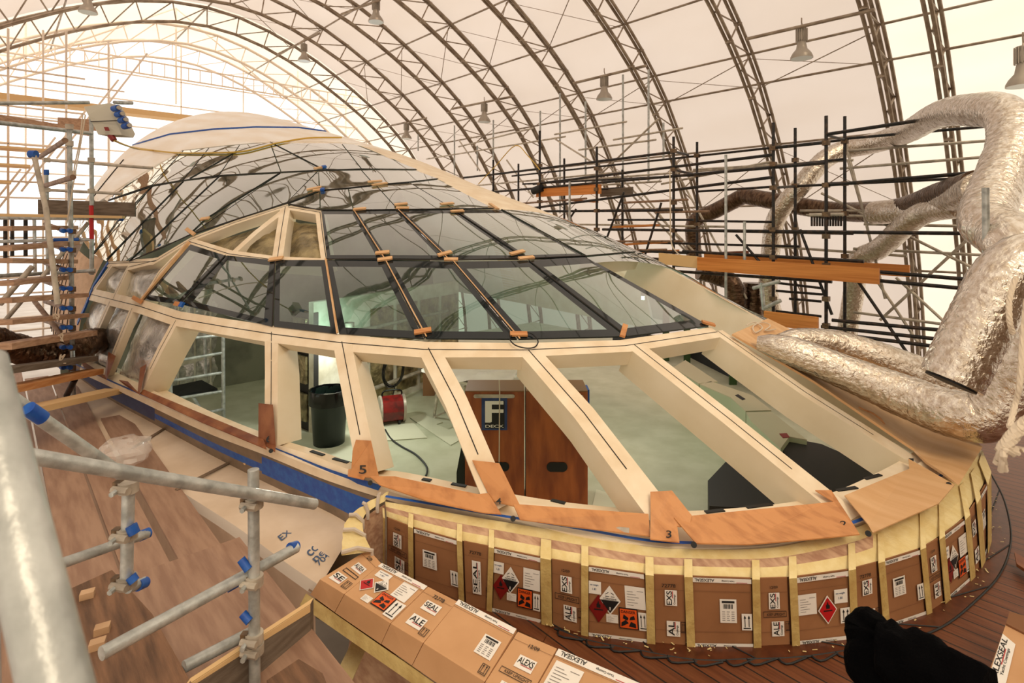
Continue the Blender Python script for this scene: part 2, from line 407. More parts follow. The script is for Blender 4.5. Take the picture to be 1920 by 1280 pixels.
for k in range(1, 9):
    if k == 1: continue
    e = empty('wind_bracing', 'thin crossed steel bracing rods '+WB[k-1], 'bracing', 'crossed rods between the arches')
    ya, yb = ys_tr[k], ys_tr[k+1]
    for a, c in ((0, 3), (5, 7), (9, 10), (12, 14)):
        A = PROF[len(HP)-1+a]; B = PROF[len(HP)-1+c]
        tb('rod', (A[0]-.1, ya, A[1]-.12), (B[0]-.1, yb, B[1]-.12), .012, 'truss', e, 6)
        tb('rod', (B[0]-.1, ya, B[1]-.12), (A[0]-.1, yb, A[1]-.12), .007, 'truss', e, 6)
# hanging lamps
def lamp(u, v, d, lab, first=[None]):
    p = PD(u, v, d)
    if first[0] is None:
        e = empty('high_bay_lamp')
        b = MB()
        prof = [(.0, .12), (.07, .11), (.09, .0), (.10, -.06), (.165, -.14), (.20, -.21), (.205, -.25), (.19, -.25), (.15, -.15), (0, -.13)]
        n = 24; vs = [(r*math.cos(2*math.pi*k/n), r*math.sin(2*math.pi*k/n), z) for r, z in prof for k in range(n)]
        fs = [(i*n+k, i*n+(k+1) % n, (i+1)*n+(k+1) % n, (i+1)*n+k) for i in range(len(prof)-1) for k in range(n)]
        b.add(vs, fs, 'lamp_grey'); b.build('reflector', e)
        g = MB(); g.tube([(0, 0, .10), (0, 0, .34)], .085, 'galv_dull', 16)
        for k in range(16):
            a = 2*math.pi*k/16; g.tube([(.1*math.cos(a), .1*math.sin(a), .08), (.1*math.cos(a), .1*math.sin(a), .33)], .009, 'lamp_grey', 5)
        g.build('heat_sink', e)
        MB().tube([(0, 0, -.235), (0, 0, -.25)], .192, 'lamp_lens', 24).build('lens', e)
        MB().tube([(-.0, 0, .34), (.03, 0, .40), (0, 0, .46), (0, 0, .55)], .012, 'truss', 6).build('hook', e)
        first[0] = e
    else:
        e = first[0].copy(); COL.objects.link(e)
        for ch in first[0].children:
            c = ch.copy(); COL.objects.link(c); c.parent = e
    e.location = p; tag(e, lab, 'lamp', 'bell lamps hanging from the tent roof')
for u, v, d, l in ((1503, 86, 11.0, 'largest grey bell lamp, hanging left of the bright fabric seam'), (1133, 168, 14.4, 'grey bell lamp hanging above the tall galvanised scaffold poles'),
  (908, 214, 18, 'grey bell lamp second from the glass dome in the lower row'), (762, 248, 21.5, 'smallest bell lamp of the lower row, nearest the roof of the boat'),
  (705, 24, 15, 'bell lamp near the top edge, in the upper row'), (570, 101, 19, 'bell lamp of the upper row against the cream fabric'), (165, 5, 14, 'bell lamp cut by the top edge in the white glare'), (1918, 130, 8.3, 'bell lamp cut by the right edge of the photo')):
    lamp(u, v, d, l)
    # carrier bar
p1 = [(1400,73,11.8),(1640,18,9.9)], [(1075,156,14.9),(1212,123,13.6)], [(848,204,18.8),(965,180,17.3)], [(712,240,22.5),(800,221,20.8)], [(640,27,15.8),(712,0,14.8)], [(520,102,20),(600,62,18.6)]
for k, (a, c) in enumerate(p1):
    tag(tb('lamp_rail', PD(*a), PD(*c), .035, 'truss'), 'steel tube carrying '+['the largest bell lamp', 'the bell lamp above the scaffold poles', 'the second bell lamp of the lower row', 'the smallest bell lamp', 'the bell lamp near the top edge', 'the bell lamp of the upper row against cream fabric'][k], 'tube', 'tubes carrying the lamps')

# ------------------------------------------------------------------ boat: deck and deckhouse
DZ = -2.2
SILL = [(150,690),(200,712),(260,740),(380,795),(500,840),(600,880),(700,912),(800,940),(960,975),(1100,1005),(1250,1025),(1400,1025),(1500,1012),(1600,985),(1700,935),(1790,870),(1830,830)]
INNR = [(158,672),(205,692),(268,722),(385,780),(500,826),(585,853),(668,884),(745,893),(900,926),(1040,950),(1215,968),(1300,970),(1420,962),(1530,948),(1610,925),(1712,874),(1765,838)]
SO = [PH(u, v, 1.75) for u, v in SILL]; SI = [PH(u, v, 1.70) for u, v in INNR]
SO = spline(SO, 6); SI = spline(SI, 6)
WB_ = [(725,1062),(781,1098),(860,1125),(925,1140),(1016,1162),(1100,1186),(1221,1200),(1300,1206),(1410,1207),(1490,1203),(1592,1192),(1660,1170),(1733,1145),(1770,1120),(1815,1080),(1838,1045),(1854,985),(1856,930)]
WT_ = [(725,965),(781,986),(860,1008),(919,1020),(1016,1040),(1092,1054),(1211,1071),(1290,1075),(1406,1079),(1480,1077),(1585,1063),(1637,1050),(1718,1025),(1757,1003),(1803,968),(1825,935),(1845,900),(1850,865)]
WBP = spline([PH(u, v, 2.2) for u, v in WB_], 4); WTP = spline([PH(u, v, 1.82) for u, v in WT_], 4)
teak = MB()
far = [(1.0, 3.0, DZ), (1.5, 1.2, DZ), (2.0, -.6, DZ), (5, -.9, DZ), (11, -.9, DZ), (11, 12, DZ), (6.6, 12, DZ)]
k = len(WBP); mid = k//2
inn = [V((p.x, p.y, DZ)) for p in WBP]
outc = []
for i, p in enumerate(inn):
    t = inn[min(i+1, k-1)]-inn[max(i-1, 0)]; n = V((t.y, -t.x, 0)).normalized(); outc.append(V((max(p.x+n.x*2.4, -9) if i > 14 else p.x+n.x*.5, p.y+n.y*(2.4 if i > 14 else .5), DZ)))
teak.add(inn+outc, [(i, k+i, k+i+1, i+1) for i in range(k-1)], 'teak')
FS = [V((5.9+.4*(5.9-tab(TX, y)), y, DZ)) for y in (1.3, 1.7, 2.2)]
a1, a2 = inn[-1], outc[-1]
rim = [a1]+FS; far_ = [a2]+[V((9, p.y-.5, DZ)) for p in FS]
teak.add(rim+far_, [(i, len(rim)+i, len(rim)+i+1, i+1) for i in range(len(rim)-1)], 'teak')
teak.add([outc[-2], outc[-1], (9, FS[0].y-.5, DZ), (9, -1.6, DZ)], [(0, 1, 2, 3)], 'teak')
struct(teak.build('floor', None, False))
house = empty('deckhouse', 'curved cream framed yacht deckhouse with a large dome of dark glass panes', 'deckhouse')
def strip(b, A, B, m):
    n = len(A); b.add(list(A)+list(B), [(i, i+1, n+i+1, n+i) for i in range(n-1)], m)
def inward(P, d, dz):
    out = []
    for i, p in enumerate(P):
        t = (P[min(i+1, len(P)-1)]-P[max(i-1, 0)]); n = V((-t.y, t.x, 0)); n = n.normalized()
        out.append(V((p.x+n.x*d, p.y+n.y*d, p.z+dz)))
    return out
b = MB(); S2 = inward(SI, .115, -.02)
strip(b, SO, SI, 'cream'); strip(b, SI, inward(SI, .004, -.03), 'redwood'); strip(b, inward(SI, .004, -.03), S2, 'cream'); strip(b, S2, inward(S2, .02, -1.25), 'cream_side')
strip(b, SO, inward(SO, .0, -.06), 'cream')
FT = [V((p.x, p.y, -1.75)) for p in rim]; FT[0] = SO[-1]
strip(b, FT, [V((p.x-.02, p.y, -3.0)) for p in FT], 'cream_side'); strip(b, FT, [V((p.x-.2, p.y+.05, -1.72)) for p in FT], 'cream')
b.build('sill', house)
E0 = [p for p in SO]
# slots in the inner coaming
for k, (u0, u1, v0, v1) in enumerate([(580,604,850,858),(622,650,864,872),(790,806,903,906),(845,872,912,917),(1032,1058,943,949),(1325,1360,966,962),(1402,1450,957,951),(1572,1610,925,919),(1625,1655,903,895)]):
    a = PH(u0, v0-3, 1.722); c = PH(u1, v1-3, 1.722)
    w_ = (c-a).cross(V((0, 0, -1))).normalized()*.03; MB().prism([a, c, c+w_, a+w_], (0, 0, .006), 'black').build('slot', house)
# beams following the dome
def beam(name, path, w, dep, m='cream', side='cream_side', top=0, n=6, seam=True, parent=None, fix=None):
    P = [];
    for u, v in poly2(path, n):
        p = PS(u, v)
        if p is None: p = PH(u, v, 1.72) if v > 560 else None
        if p is not None: P.append(p)
    vs = []; sv = []
    for i, p in enumerate(P):
        t = (P[min(i+1, len(P)-1)]-P[max(i-1, 0)]).normalized(); nn = nrm(p) if fix is None else nrm(P[int(min(i, fix*(len(P)-1)))]); bb = t.cross(nn).normalized(); nn = bb.cross(t).normalized()
        p = p+nn*top
        vs += [p+bb*w/2, p-bb*w/2, p-bb*w/2-nn*dep, p+bb*w/2-nn*dep]
        sv += [p+bb*.0035+nn*.002, p-bb*.0035+nn*.002]
    k = len(P); b = MB()
    b.add(vs, [(4*i+j, 4*i+(j+1) % 4, 4*i+4+(j+1) % 4, 4*i+4+j) for i in range(k-1) for j in (0,)]+[(0,1,2,3), (4*k-4,4*k-1,4*k-2,4*k-3)], m)
    b.add(vs, [(4*i+j, 4*i+(j+1) % 4, 4*i+4+(j+1) % 4, 4*i+4+j) for i in range(k-1) for j in (1, 2, 3)], side)
    if seam: b.add(sv, [(2*i, 2*i+1, 2*i+3, 2*i+2) for i in range(int((k-1)*(.82 if name == 'post' and fix else 1)))], 'seam')
    return b.build(name, parent or house)
RAIL1 = [(168,551),(262,574),(332,597),(420,612),(510,626),(637,642),(795,655),(975,656),(1172,648),(1345,622)]
RAIL2 = [(356,453),(430,476),(515,487),(610,491)]
posts = [[(206,565),(158,672)], [(248,577),(196,705)], [(330,600),(300,655),(264,728)], [(509,622),(508,835)], [(641,640),(660,740),(690,890)], [(803,652),(855,752),(938,952)],
 [(990,655),(1095,774),(1255,985)], [(1188,645),(1370,787),(1600,972)], [(1345,620),(1510,735),(1765,895)]]
for i, P in enumerate(posts): beam('post', P, [.12, .12, .13, .14, .15, .155, .16, .165, .165][i], [.07, .07, .24, .24, .24, .24, .24, .24, .24][i], fix=.45)
beam('far_post', [(1196,474),(1300,528),(1412,590),(1500,640),(1640,725),(1800,812)], .10, .36)
beam('rail', RAIL1, .15, .13, seam=True, n=5)
beam('rail', RAIL2, .10, .14, n=4)
beam('rail', [(201,494),(290,490),(357,449),(440,417),(540,385)], .09, .12, n=5)
beam('rail', [(540,388),(600,398)], .10, .12)
beam('rail', [(1105,484),(1190,476)], .16, .16, seam=False)
beam('post', [(209,497),(170,551)], .10, .12); beam('post', [(292,488),(240,501),(212,560)], .09, .12); beam('post', [(356,452),(300,510),(263,570)], .09, .14)
beam('post', [(535,388),(528,430),(520,484)], .12, .18); beam('post', [(600,398),(605,440),(612,487)], .10, .16)
beam('post', [(530,396),(480,435),(437,474)], .09, .18, seam=False)
beam('glass_edge_strip', [(356,455),(310,512),(266,566)], .035, .05, 'plywood', 'plywood', .03, seam=False)
# blue edge of the side wall
beam('blue_edge_tape', [(203,492),(176,535),(160,575),(146,606)], .06, .02, 'blue', 'blue', .01, seam=False)
# glass
def pane(c, name='glass_pane', fr=.07, top=.012, m='glass', fm='frit', parent=None, nu=8):
    tl, tr_, br, bl = c; ts = [0, fr]+[fr+(1-2*fr)*i/(nu-2) for i in range(1, nu-2)]+[1-fr, 1] if fr else [i/nu for i in range(nu+1)]
    g = {}; b = MB(); vs = []; ok = {}
    for j, t in enumerate(ts):
        for i, s in enumerate(ts):
            u = (tl[0]*(1-s)+tr_[0]*s)*(1-t)+(bl[0]*(1-s)+br[0]*s)*t
            v = (tl[1]*(1-s)+tr_[1]*s)*(1-t)+(bl[1]*(1-s)+br[1]*s)*t
            p = PS(u, v)
            if p is not None: ok[(i, j)] = len(vs); vs.append(p+nrm(p)*top)
    N = len(ts); fi = []; fb = []
    for j in range(N-1):
        for i in range(N-1):
            q = [(i, j), (i, j+1), (i+1, j+1), (i+1, j)]
            if all(k in ok for k in q):
                f = [ok[k] for k in q]
                dmax = max((vs[f[a]]-vs[f[a-1]]).length for a in range(4))
                if dmax > 1.6: continue
                (fb if fr and (i in (0, N-2) or j in (0, N-2)) else fi).append(f)
    if not fi: return
    b.add(vs, fi, m); k0 = len(vs)
    b.add(vs, fb, fm)
    # edge thickness
    bd = [(i, 0) for i in range(N)]+[(N-1, j) for j in range(1, N)]+[(i, N-1) for i in range(N-2, -1, -1)]+[(0, j) for j in range(N-2, 0, -1)]
    if all(k in ok for k in bd):
        e = [vs[ok[k]] for k in bd]; n = len(e); lo = [p-nrm(p)*.014 for p in e]
        b.add(e+lo, [(i, (i+1) % n, n+(i+1) % n, n+i) for i in range(n)], 'frit')
    return b.build(name, parent or house)
B21 = [((357,459),(268,562)),((425,480),(339,571)),((517,489),(513,613)),((611,489),(635,627)),((721,489),(797,636)),((849,493),(971,637)),((990,490),(1173,632)),((1100,483),(1330,612))]
for i in range(7): pane([(B21[i][0][0]+1.5, B21[i][0][1]), (B21[i+1][0][0]-1.5, B21[i+1][0][1]), (B21[i+1][1][0]-2, B21[i+1][1][1]), (B21[i][1][0]+2, B21[i][1][1])], fr=.09)
B32 = [((602,397),(612,486)),((663,397),(718,486)),((746,396),(838,487)),((850,395),(985,487)),((940,395),(1100,483))]
for i in range(4): pane([(B32[i][0][0]+1, B32[i][0][1]), (B32[i+1][0][0]-1, B32[i+1][0][1]), (B32[i+1][1][0]-2, B32[i+1][1][1]), (B32[i][1][0]+2, B32[i][1][1])], fr=.07)
B43 = [((600,361),(601,395)),((653,355),(663,395)),((706,350),(746,394)),((768,344),(850,393)),((821,338),(925,392))]
for i in range(4): pane([(B43[i][0][0]+1, B43[i][0][1]), (B43[i+1][0][0]-1, B43[i+1][0][1]), (B43[i+1][1][0]-1, B43[i+1][1][1]), (B43[i][1][0]+1, B43[i][1][1])], fr=0, nu=6)
B54 = [((597,322),(600,359)),((677,320),(703,349)),((781,321),(821,336))]
for i in range(2): pane([(B54[i][0][0]+1, B54[i][0][1]), (B54[i+1][0][0]-1, B54[i+1][0][1]), (B54[i+1][1][0]-1, B54[i+1][1][1]), (B54[i][1][0]+1, B54[i][1][1])], fr=0, nu=6)
BL = [((205,377),(148,440)),((287,350),(177,478)),((345,341),(202,490)),((412,332),(245,489)),((527,326),(360,440)),((596,322),(540,380))]
for i in range(5): pane([(BL[i][0][0]+1, BL[i][0][1]), (BL[i+1][0][0]-1, BL[i+1][0][1]), (BL[i+1][1][0]-1, BL[i+1][1][1]), (BL[i][1][0]+1, BL[i][1][1])], fr=0, nu=8)
pane([(160,392),(204,377),(150,440),(138,415)], fr=0, nu=6)
pane([(597,323),(598,361),(541,382),(540,380)], fr=0, nu=4); pane([(543,384),(599,362),(600,394),(560,388)], fr=0, nu=4)
BT = [((270,328),(205,374)),((345,283),(287,347)),((393,278),(345,338)),((452,270),(412,329)),((507,270),(527,323)),((640,270),(677,317)),((665,272),(781,318))]
for i in range(6): pane([(BT[i][0][0]+1, BT[i][0][1]), (BT[i+1][0][0]-1, BT[i+1][0][1]), (BT[i+1][1][0]-1, BT[i+1][1][1]), (BT[i][1][0]+1, BT[i][1][1])], fr=0, nu=7)
# roof behind the glass and the far side, laid out on the boat itself
def dome_patch(name, cond, m, y0, y1, ny, nt, off=0, t0=.02, t1=.98, parent=None):
    vs = []; b = MB(); fs = []
    for j in range(ny+1):
        y = y0+(y1-y0)*j/ny; c, w = cw(y); g = tab(TG, y)+1.75
        for i in range(nt+1):
            a = math.pi*(1-(t0+(t1-t0)*i/nt)); p = V((c+w*math.cos(a), y, -1.75+g*math.sin(a))); vs.append(p+nrm(p)*off)
    for j in range(ny):
        for i in range(nt):
            f = [j*(nt+1)+i, j*(nt+1)+i+1, (j+1)*(nt+1)+i+1, (j+1)*(nt+1)+i]
            q = sum((vs[k] for k in f), V())/4
            if cond(q): fs.append(f)
    return b.add(vs, fs, m).build(name, parent or house)
tl_ = [PS(u, v) for u, v in ((148,415),(160,385),(200,372),(268,324),(345,281),(420,273),(507,267),(600,267),(665,270))]
tl_ = [(p.x, p.y) for p in tl_ if p]; tl_.sort()
def yroof(x):
    if x <= tl_[0][0]: return tl_[0][1]
    if x >= tl_[-1][0]: return tl_[-1][1]+0*(x)
    for a, c in zip(tl_, tl_[1:]):
        if x <= c[0]: return a[1]+(c[1]-a[1])*(x-a[0])/max(c[0]-a[0], 1e-6)
    return tl_[-1][1]
dome_patch('roof_shell', lambda q: q.y > yroof(q.x)-.16 and not (q.x < 3 and q.z < 0 and q.y < 12.5), 'roof_white', 7.6, 26.5, 300, 200)
beam('roof_edge', [(150,400),(200,368),(268,324),(345,281),(420,273),(507,266),(600,266),(668,270)], .10, .03, 'roof_white', 'roof_white', .018, seam=False)
edge = []
for u, v in ((925,393),(873,365),(821,336),(781,320),(720,291),(667,271)):
    p = PS(u, v)
    if p: edge.append((p.y, p.x))
edge.sort()
def xfar(y): return interp(edge, y)
dome_patch('far_side_shell', lambda q: q.x > xfar(q.y) and q.y <= yroof(q.x)+.3, 'cream', edge[0][0], edge[-1][0]+.3, 50, 120, 0, .3, .98)
r3 = PS(925, 394); r2 = PS(1100, 483)
dome_patch('far_glass', lambda q: q.x > r3.x+(r2.x-r3.x)*(r3.y-q.y)/(r3.y-r2.y), 'glass', r2.y-.12, r3.y-.02, 14, 80, .012, .3, .95)
# far narrow glass beside the far post
dome_patch('far_glass', lambda q: q.x > 5.95, 'glass', 1.9, r2.y-.2, 24, 60, 0, .5, .95)
# black seams running over the panes
def seamline(P, w=.006, up=.018, m='seam', n=8):
    pts = [SP(u, v, up) for u, v in poly2(P, n)]
    return MB().tube(pts, w, m, 5).build('glazing_seam', house)
for P in ([(205,377),(287,350),(345,340),(420,331),(527,325),(597,321),(700,319),(781,320)], [(540,383),(600,359),(650,355),(703,349),(770,343),(821,337)], [(541,384),(600,396),(700,396),(850,394),(930,393)],
  [(245,491),(300,469),(357,442),(450,411),(540,383)], [(612,488),(720,489),(849,490),(990,487),(1100,482),(1190,474)],
  [(527,325),(387,412),(360,438)],[(412,332),(245,490)],[(345,341),(202,487)],[(287,350),(225,412),(177,477)],[(445,285),(357,336)],[(507,268),(600,316)]): seamline(P)
for i in range(1, 7): seamline([B21[i][0], B21[i][1]])
for i in range(1, 5): seamline([B32[i][0], B32[i][1]])
seamline([(612,488),(635,627)], .01, .02, 'plywood')
for P in ([(722,490),(799,634)], [(663,397),(720,487)], [(849,493),(973,638)], [(746,396),(838,487)]): 
    pts = [SP(u+1.5, v, .022) for u, v in poly2(P, 6)]; MB().tube(pts, .006, 'plywood', 5).build('packing_strip', house)
# blue masking line and seam on the white roof
def rope_on(name, P, r, m, up, lab, cat, parent=None, n=6):
    pts = []
    for u, v in poly2(P, n):
        p = PS(u, v)
        if p: pts.append(p+nrm(p)*up)
    o = MB().tube(spline(pts, 2), r, m, 6).build(name, parent)
    if not parent: tag(o, lab, cat)
    return o
rope_on('blue_tape_line', [(190,302),(250,272),(320,252),(400,243),(480,239),(560,240),(620,248),(700,266)], .022, 'blue', .004, '', '', house)
rope_on('dark_seam', [(150,402),(195,345),(232,300)], .014, 'seam', .004, '', '', house)
cyb = 11.4; c_, w_ = cw(cyb); g_ = tab(TG, cyb)+1.72
struct(MB().prism([(c_+w_*math.cos(a)*.985, cyb, -1.75+g_*math.sin(a)*.985) for a in [math.pi*k/30 for k in range(31)]]+[(c_-w_*.98, cyb, -3), (c_+w_*.98, cyb, -3)], (0, .05, 0), 'bulkhead').build('wall_back', None, False))
dome_patch('side_planking', lambda q: q.x < 3 and q.z < -.42 and q.y > 9.3, 'pale_wood', 9.3, 22, 60, 60, .0, .0, .6)
for k in range(16):
    y = 9.55+k*.42; c, w = cw(y); g = tab(TG, y)+1.75; P = []
    for i in range(8):
        z = -1.75+1.3*i/7; q = (z+1.75)/g; P.append(V((c-w*math.sqrt(max(0, 1-q*q))-.012, y+.35*i/7, z)))
    MB().tube(P, .006, 'seam', 4).build('plank_seam', house)

# ------------------------------------------------------------------ outer coaming wall with cardboard panels
coam = empty('front_coaming', 'masked cream coaming wall below the dome, edged with yellow masking tape', 'coaming')
n = len(WTP)
TOP0 = [PH(u, v, 1.755) for u, v in [(722,940),(781,950),(860,964),(919,974),(1016,990),(1092,1003),(1211,1024),(1290,1029),(1406,1029),(1480,1021),(1585,995),(1637,975),(1718,932),(1757,907),(1790,882),(1812,858),(1824,842),(1832,826)]]
TOP0 = spline(TOP0, 4)
def mixp(A, B, t): return [a*(1-t)+c*t for a, c in zip(A, B)]
kv = int(len(TOP0)*.66); ma, mb = mixp(TOP0, WTP, .38), mixp(TOP0, WTP, .70)
b = MB(); strip(b, TOP0, ma, 'tape'); strip(b, ma[:kv], mb[:kv], 'veneer'); strip(b, ma[kv-1:], mb[kv-1:], 'tape'); strip(b, mixp(TOP0, WTP, .70), mixp(WTP, WBP, .03), 'tape')
strip(b, mixp(WTP, WBP, .03), WBP, 'cut_edge')
b.build('coaming_wall', coam)
b = MB(); strip(b, [p+V((0, 0, .03)) for p in inward(TOP0, -.004, 0)], [p+V((0, 0, .034)) for p in inward(TOP0, .016, .0)], 'blue'); b.build('blue_tape', coam)
def onwall(x, t=0):   # wall point at picture column x; t 0 = panel top, 1 = bottom
    def at(P):
        best = None
        for a, c in zip(P, P[1:]):
            ua = pj(a)[0]; uc = pj(c)[0]
            if ua <= x <= uc: return a+(c-a)*((x-ua)/max(uc-ua, 1e-6))
        return P[0] if x < pj(P[0])[0] else P[-1]
    A = at(WTP); B = at(WBP); return A*(1-t)+B*t
def pj(p):
    X = CC*p[0]-SS*p[1]; Y = SS*p[0]+CC*p[1]; return (960+F*X/Y, HZ-F*p[2]/Y)
def wallpt(x0, x1, t):
    A = [q for q in WTP]; pass
def panelP(x0t, x1t, x0b, x1b, out=.012):
    a, c = onwall(x0t, 0), onwall(x1t, 0)
    def bot(x):
        for p, q in zip(WBP, WBP[1:]):
            ua, uc = pj(p)[0], pj(q)[0]
            if ua <= x <= uc: return p+(q-p)*((x-ua)/max(uc-ua, 1e-6))
        return WBP[0] if x < pj(WBP[0])[0] else WBP[-1]
    d, e = bot(x0b), bot(x1b)
    n = (c-a).cross(a-d).normalized()
    if n.dot(a) > 0: n = -n
    def P(s, t): return (d*(1-s)+e*s)*(1-t)+(a*(1-s)+c*s)*t+n*out
    return P, n
def waybill(D, x0, y0, x1, y1):
    D.r(x0, y0, x1, y1, 'white', 1)
    w, h = x1-x0, y1-y0
    D.r(x0+w*.12, y0+h*.84, x1-w*.12, y0+h*.93, 'ink', 2)
    for i in range(9): D.r(x0+w*(.2+.065*i), y0+h*.60, x0+w*(.225+.065*i+.012*(i % 3)), y0+h*.80, 'ink', 2)
    for j in range(5):
        for i in range(3): D.r(x0+w*(.12+.28*i), y0+h*(.1+.09*j), x0+w*(.30+.28*i-(j*i % 2)*.05), y0+h*(.125+.09*j), 'ink_grey', 2)
def note(D, x0, y0, x1, y1, hand=True):
    D.r(x0, y0, x1, y1, 'white', 1); w, h = x1-x0, y1-y0
    if hand:
        D.t('net weight', x0+w*.1, y0+h*.62, x0+w*.8, y0+h*.8, 'ink_blue'); D.t('1.81', x0+w*.3, y0+h*.3, x0+w*.6, y0+h*.48, 'ink_blue')
    else:
        for j in range(6): D.r(x0+w*.1, y0+h*(.15+.12*j), x0+w*(.4+.07*((j*3) % 5)), y0+h*(.17+.12*j), 'ink_grey', 2)
        D.r(x0+w*.6, y0+h*.8, x0+w*.92, y0+h*.82, 'ink_grey', 2)
def seal(D, x0, y0, x1, y1, txt='ALEXS', rot=90, sub=True):
    D.r(x0, y0, x1, y1, 'white', 1); w, h = x1-x0, y1-y0
    if rot in (90, 270):
        D.t(txt, x0+w*.12, y0+h*.06, x0+w*.58, y1-h*.04, 'ink', 2, rot)
        D.r(x0+w*.60, y0+h*.5, x0+w*.66, y1-h*.04, 'red', 2)
        if sub: D.t('Coatings', x0+w*.7, y0+h*.1, x0+w*.9, y0+h*.75, 'ink', 2, rot)
    else:
        D.t(txt, x0+w*.06, y0+h*.35, x1-w*.06, y0+h*.85, 'ink', 2, rot); D.r(x0+w*.3, y0+h*.26, x1-w*.05, y0+h*.31, 'red', 2)
def corrosive(D, cx, cy, w, h):
    D.q([(cx-w, cy), (cx, cy-h), (cx+w, cy), (cx, cy+h)], 'white', 2)
    D.q([(cx-w*.86, cy), (cx, cy-h*.86), (cx+w*.86, cy)], 'ink', 3)
    D.t('CORROSIVE', cx-w*.62, cy+h*.02, cx+w*.62, cy+h*.16, 'ink', 3); D.t('8', cx-w*.07, cy-h*.66, cx+w*.07, cy-h*.44, 'white', 4)
    D.r(cx-w*.42, cy+h*.24, cx-w*.05, cy+h*.28, 'ink', 3); D.r(cx+w*.1, cy+h*.24, cx+w*.45, cy+h*.28, 'ink', 3)
    for sx in (-1, 1): D.q([(cx+sx*w*.12, cy+h*.56), (cx+sx*w*.4, cy+h*.42), (cx+sx*w*.38, cy+h*.38), (cx+sx*w*.1, cy+h*.52)], 'ink', 3)
def flammable(D, cx, cy, w, h, m='red', txt='white'):
    D.q([(cx-w, cy), (cx, cy-h), (cx+w, cy), (cx, cy+h)], 'white' if m == 'red' else m, 2)
    D.q([(cx-w*.88, cy), (cx, cy-h*.88), (cx+w*.88, cy), (cx, cy+h*.88)], m, 3)
    D.q([(cx-w*.18, cy+h*.1), (cx+w*.18, cy+h*.1), (cx+w*.22, cy+h*.32), (cx+w*.08, cy+h*.36), (cx, cy+h*.62), (cx-w*.1, cy+h*.4), (cx-w*.2, cy+h*.34)], 'ink', 4)
    D.r(cx-w*.45, cy-h*.08, cx+w*.45, cy, 'ink', 4)
def danger(D, x0, y0, x1, y1):
    D.r(x0, y0, x1, y1, 'ink', 2); w, h = x1-x0, y1-y0
    D.r(x0+w*.05, y0+h*.05, x1-w*.05, y1-h*.05, 'danger', 3); D.t('DANGER', x0+w*.12, y0+h*.76, x1-w*.12, y0+h*.9, 'ink', 4)
    for a in (((.1,.1),(.5,.3),(.35,.45),(.12,.3)), ((.5,.15),(.88,.1),(.86,.3),(.62,.38)), ((.2,.5),(.45,.42),(.5,.55),(.25,.7)), ((.55,.45),(.85,.5),(.8,.68),(.6,.6))):
        D.q([(x0+w*i, y0+h*j) for i, j in a], 'ink', 4)
def updown(D, x0, y0, x1, y1, card=True):
    if card: D.r(x0, y0, x1, y1, 'white', 2)
    else: D.frame(x0, y0, x1, y1, (x1-x0)*.08, 'ink', 2, (y1-y0)*.05)
    w, h = x1-x0, y1-y0; D.arrows(x0+w*.1, y0+h*.1, x1-w*.1, y1-h*.08, 'ink', 2, 3)
def branded(D, y0, y1, off=0):
    D.r(0, y0, 1, y1, 'white', 1); h = y1-y0
    D.t('ALEXSEAL', .05+off, y0+h*.2, .38+off, y0+h*.85, 'ink', 2, 180); D.t('Yacht Coatings', .50+off, y0+h*.3, .72+off, y0+h*.7, 'ink', 2, 180)
    D.r(.75+off, y0+h*.1, .93+off, y0+h*.2, 'red', 2)
PAN = [ # x top left/right, bottom left/right, kind
 (731,771,729,773,'dateseal','narrow brown cardboard panel at the left end of the coaming, beside the bare veneer'),
 (781,860,782,868,'bill','wide brown cardboard panel with a barcode sheet, second from the left end'),
 (872,919,876,923,'num','narrow dark cardboard panel numbered 72778 with a long clear tape label'),
 (930,1016,926,1016,'haz','wide cardboard panel with corrosive diamond, left of the doubled tape strip'),
 (1036,1090,1038,1096,'date','narrow cardboard panel dated 12/09 between two panels with corrosive diamonds'),
 (1105,1207,1105,1218,'haz2','wide cardboard panel with a corrosive diamond and lettering along its foot'),
 (1225,1281,1228,1284,'num2','narrow cardboard panel numbered 72778 left of the pale barcode sheet panel'),
 (1294,1405,1299,1409,'bill2','wide cardboard panel with a tilted barcode sheet near the middle of the coaming'),
 (1420,1472,1423,1478,'date','narrow cardboard panel dated 12/09 left of the red diamond panel'),
 (1486,1585,1492,1590,'red','wide cardboard panel with one red flammable diamond'),
 (1592,1637,1597,1642,'num2','narrow cardboard panel numbered 72778 right of the red diamond panel'),
 (1648,1716,1658,1728,'bill','wide cardboard panel with a small barcode sheet behind the black cloth'),
 (1724,1752,1736,1762,'date','narrow cardboard panel at the start of the tight curve'),
 (1757,1800,1768,1811,'haz3','cardboard panel with blue and red diamonds on the tight curve'),
 (1805,1822,1815,1832,'num2','narrow foreshortened cardboard panel after the blue diamond panel'),
 (1826,1842,1835,1851,'bill3','last cardboard panel, seen nearly edge on at the right end')]
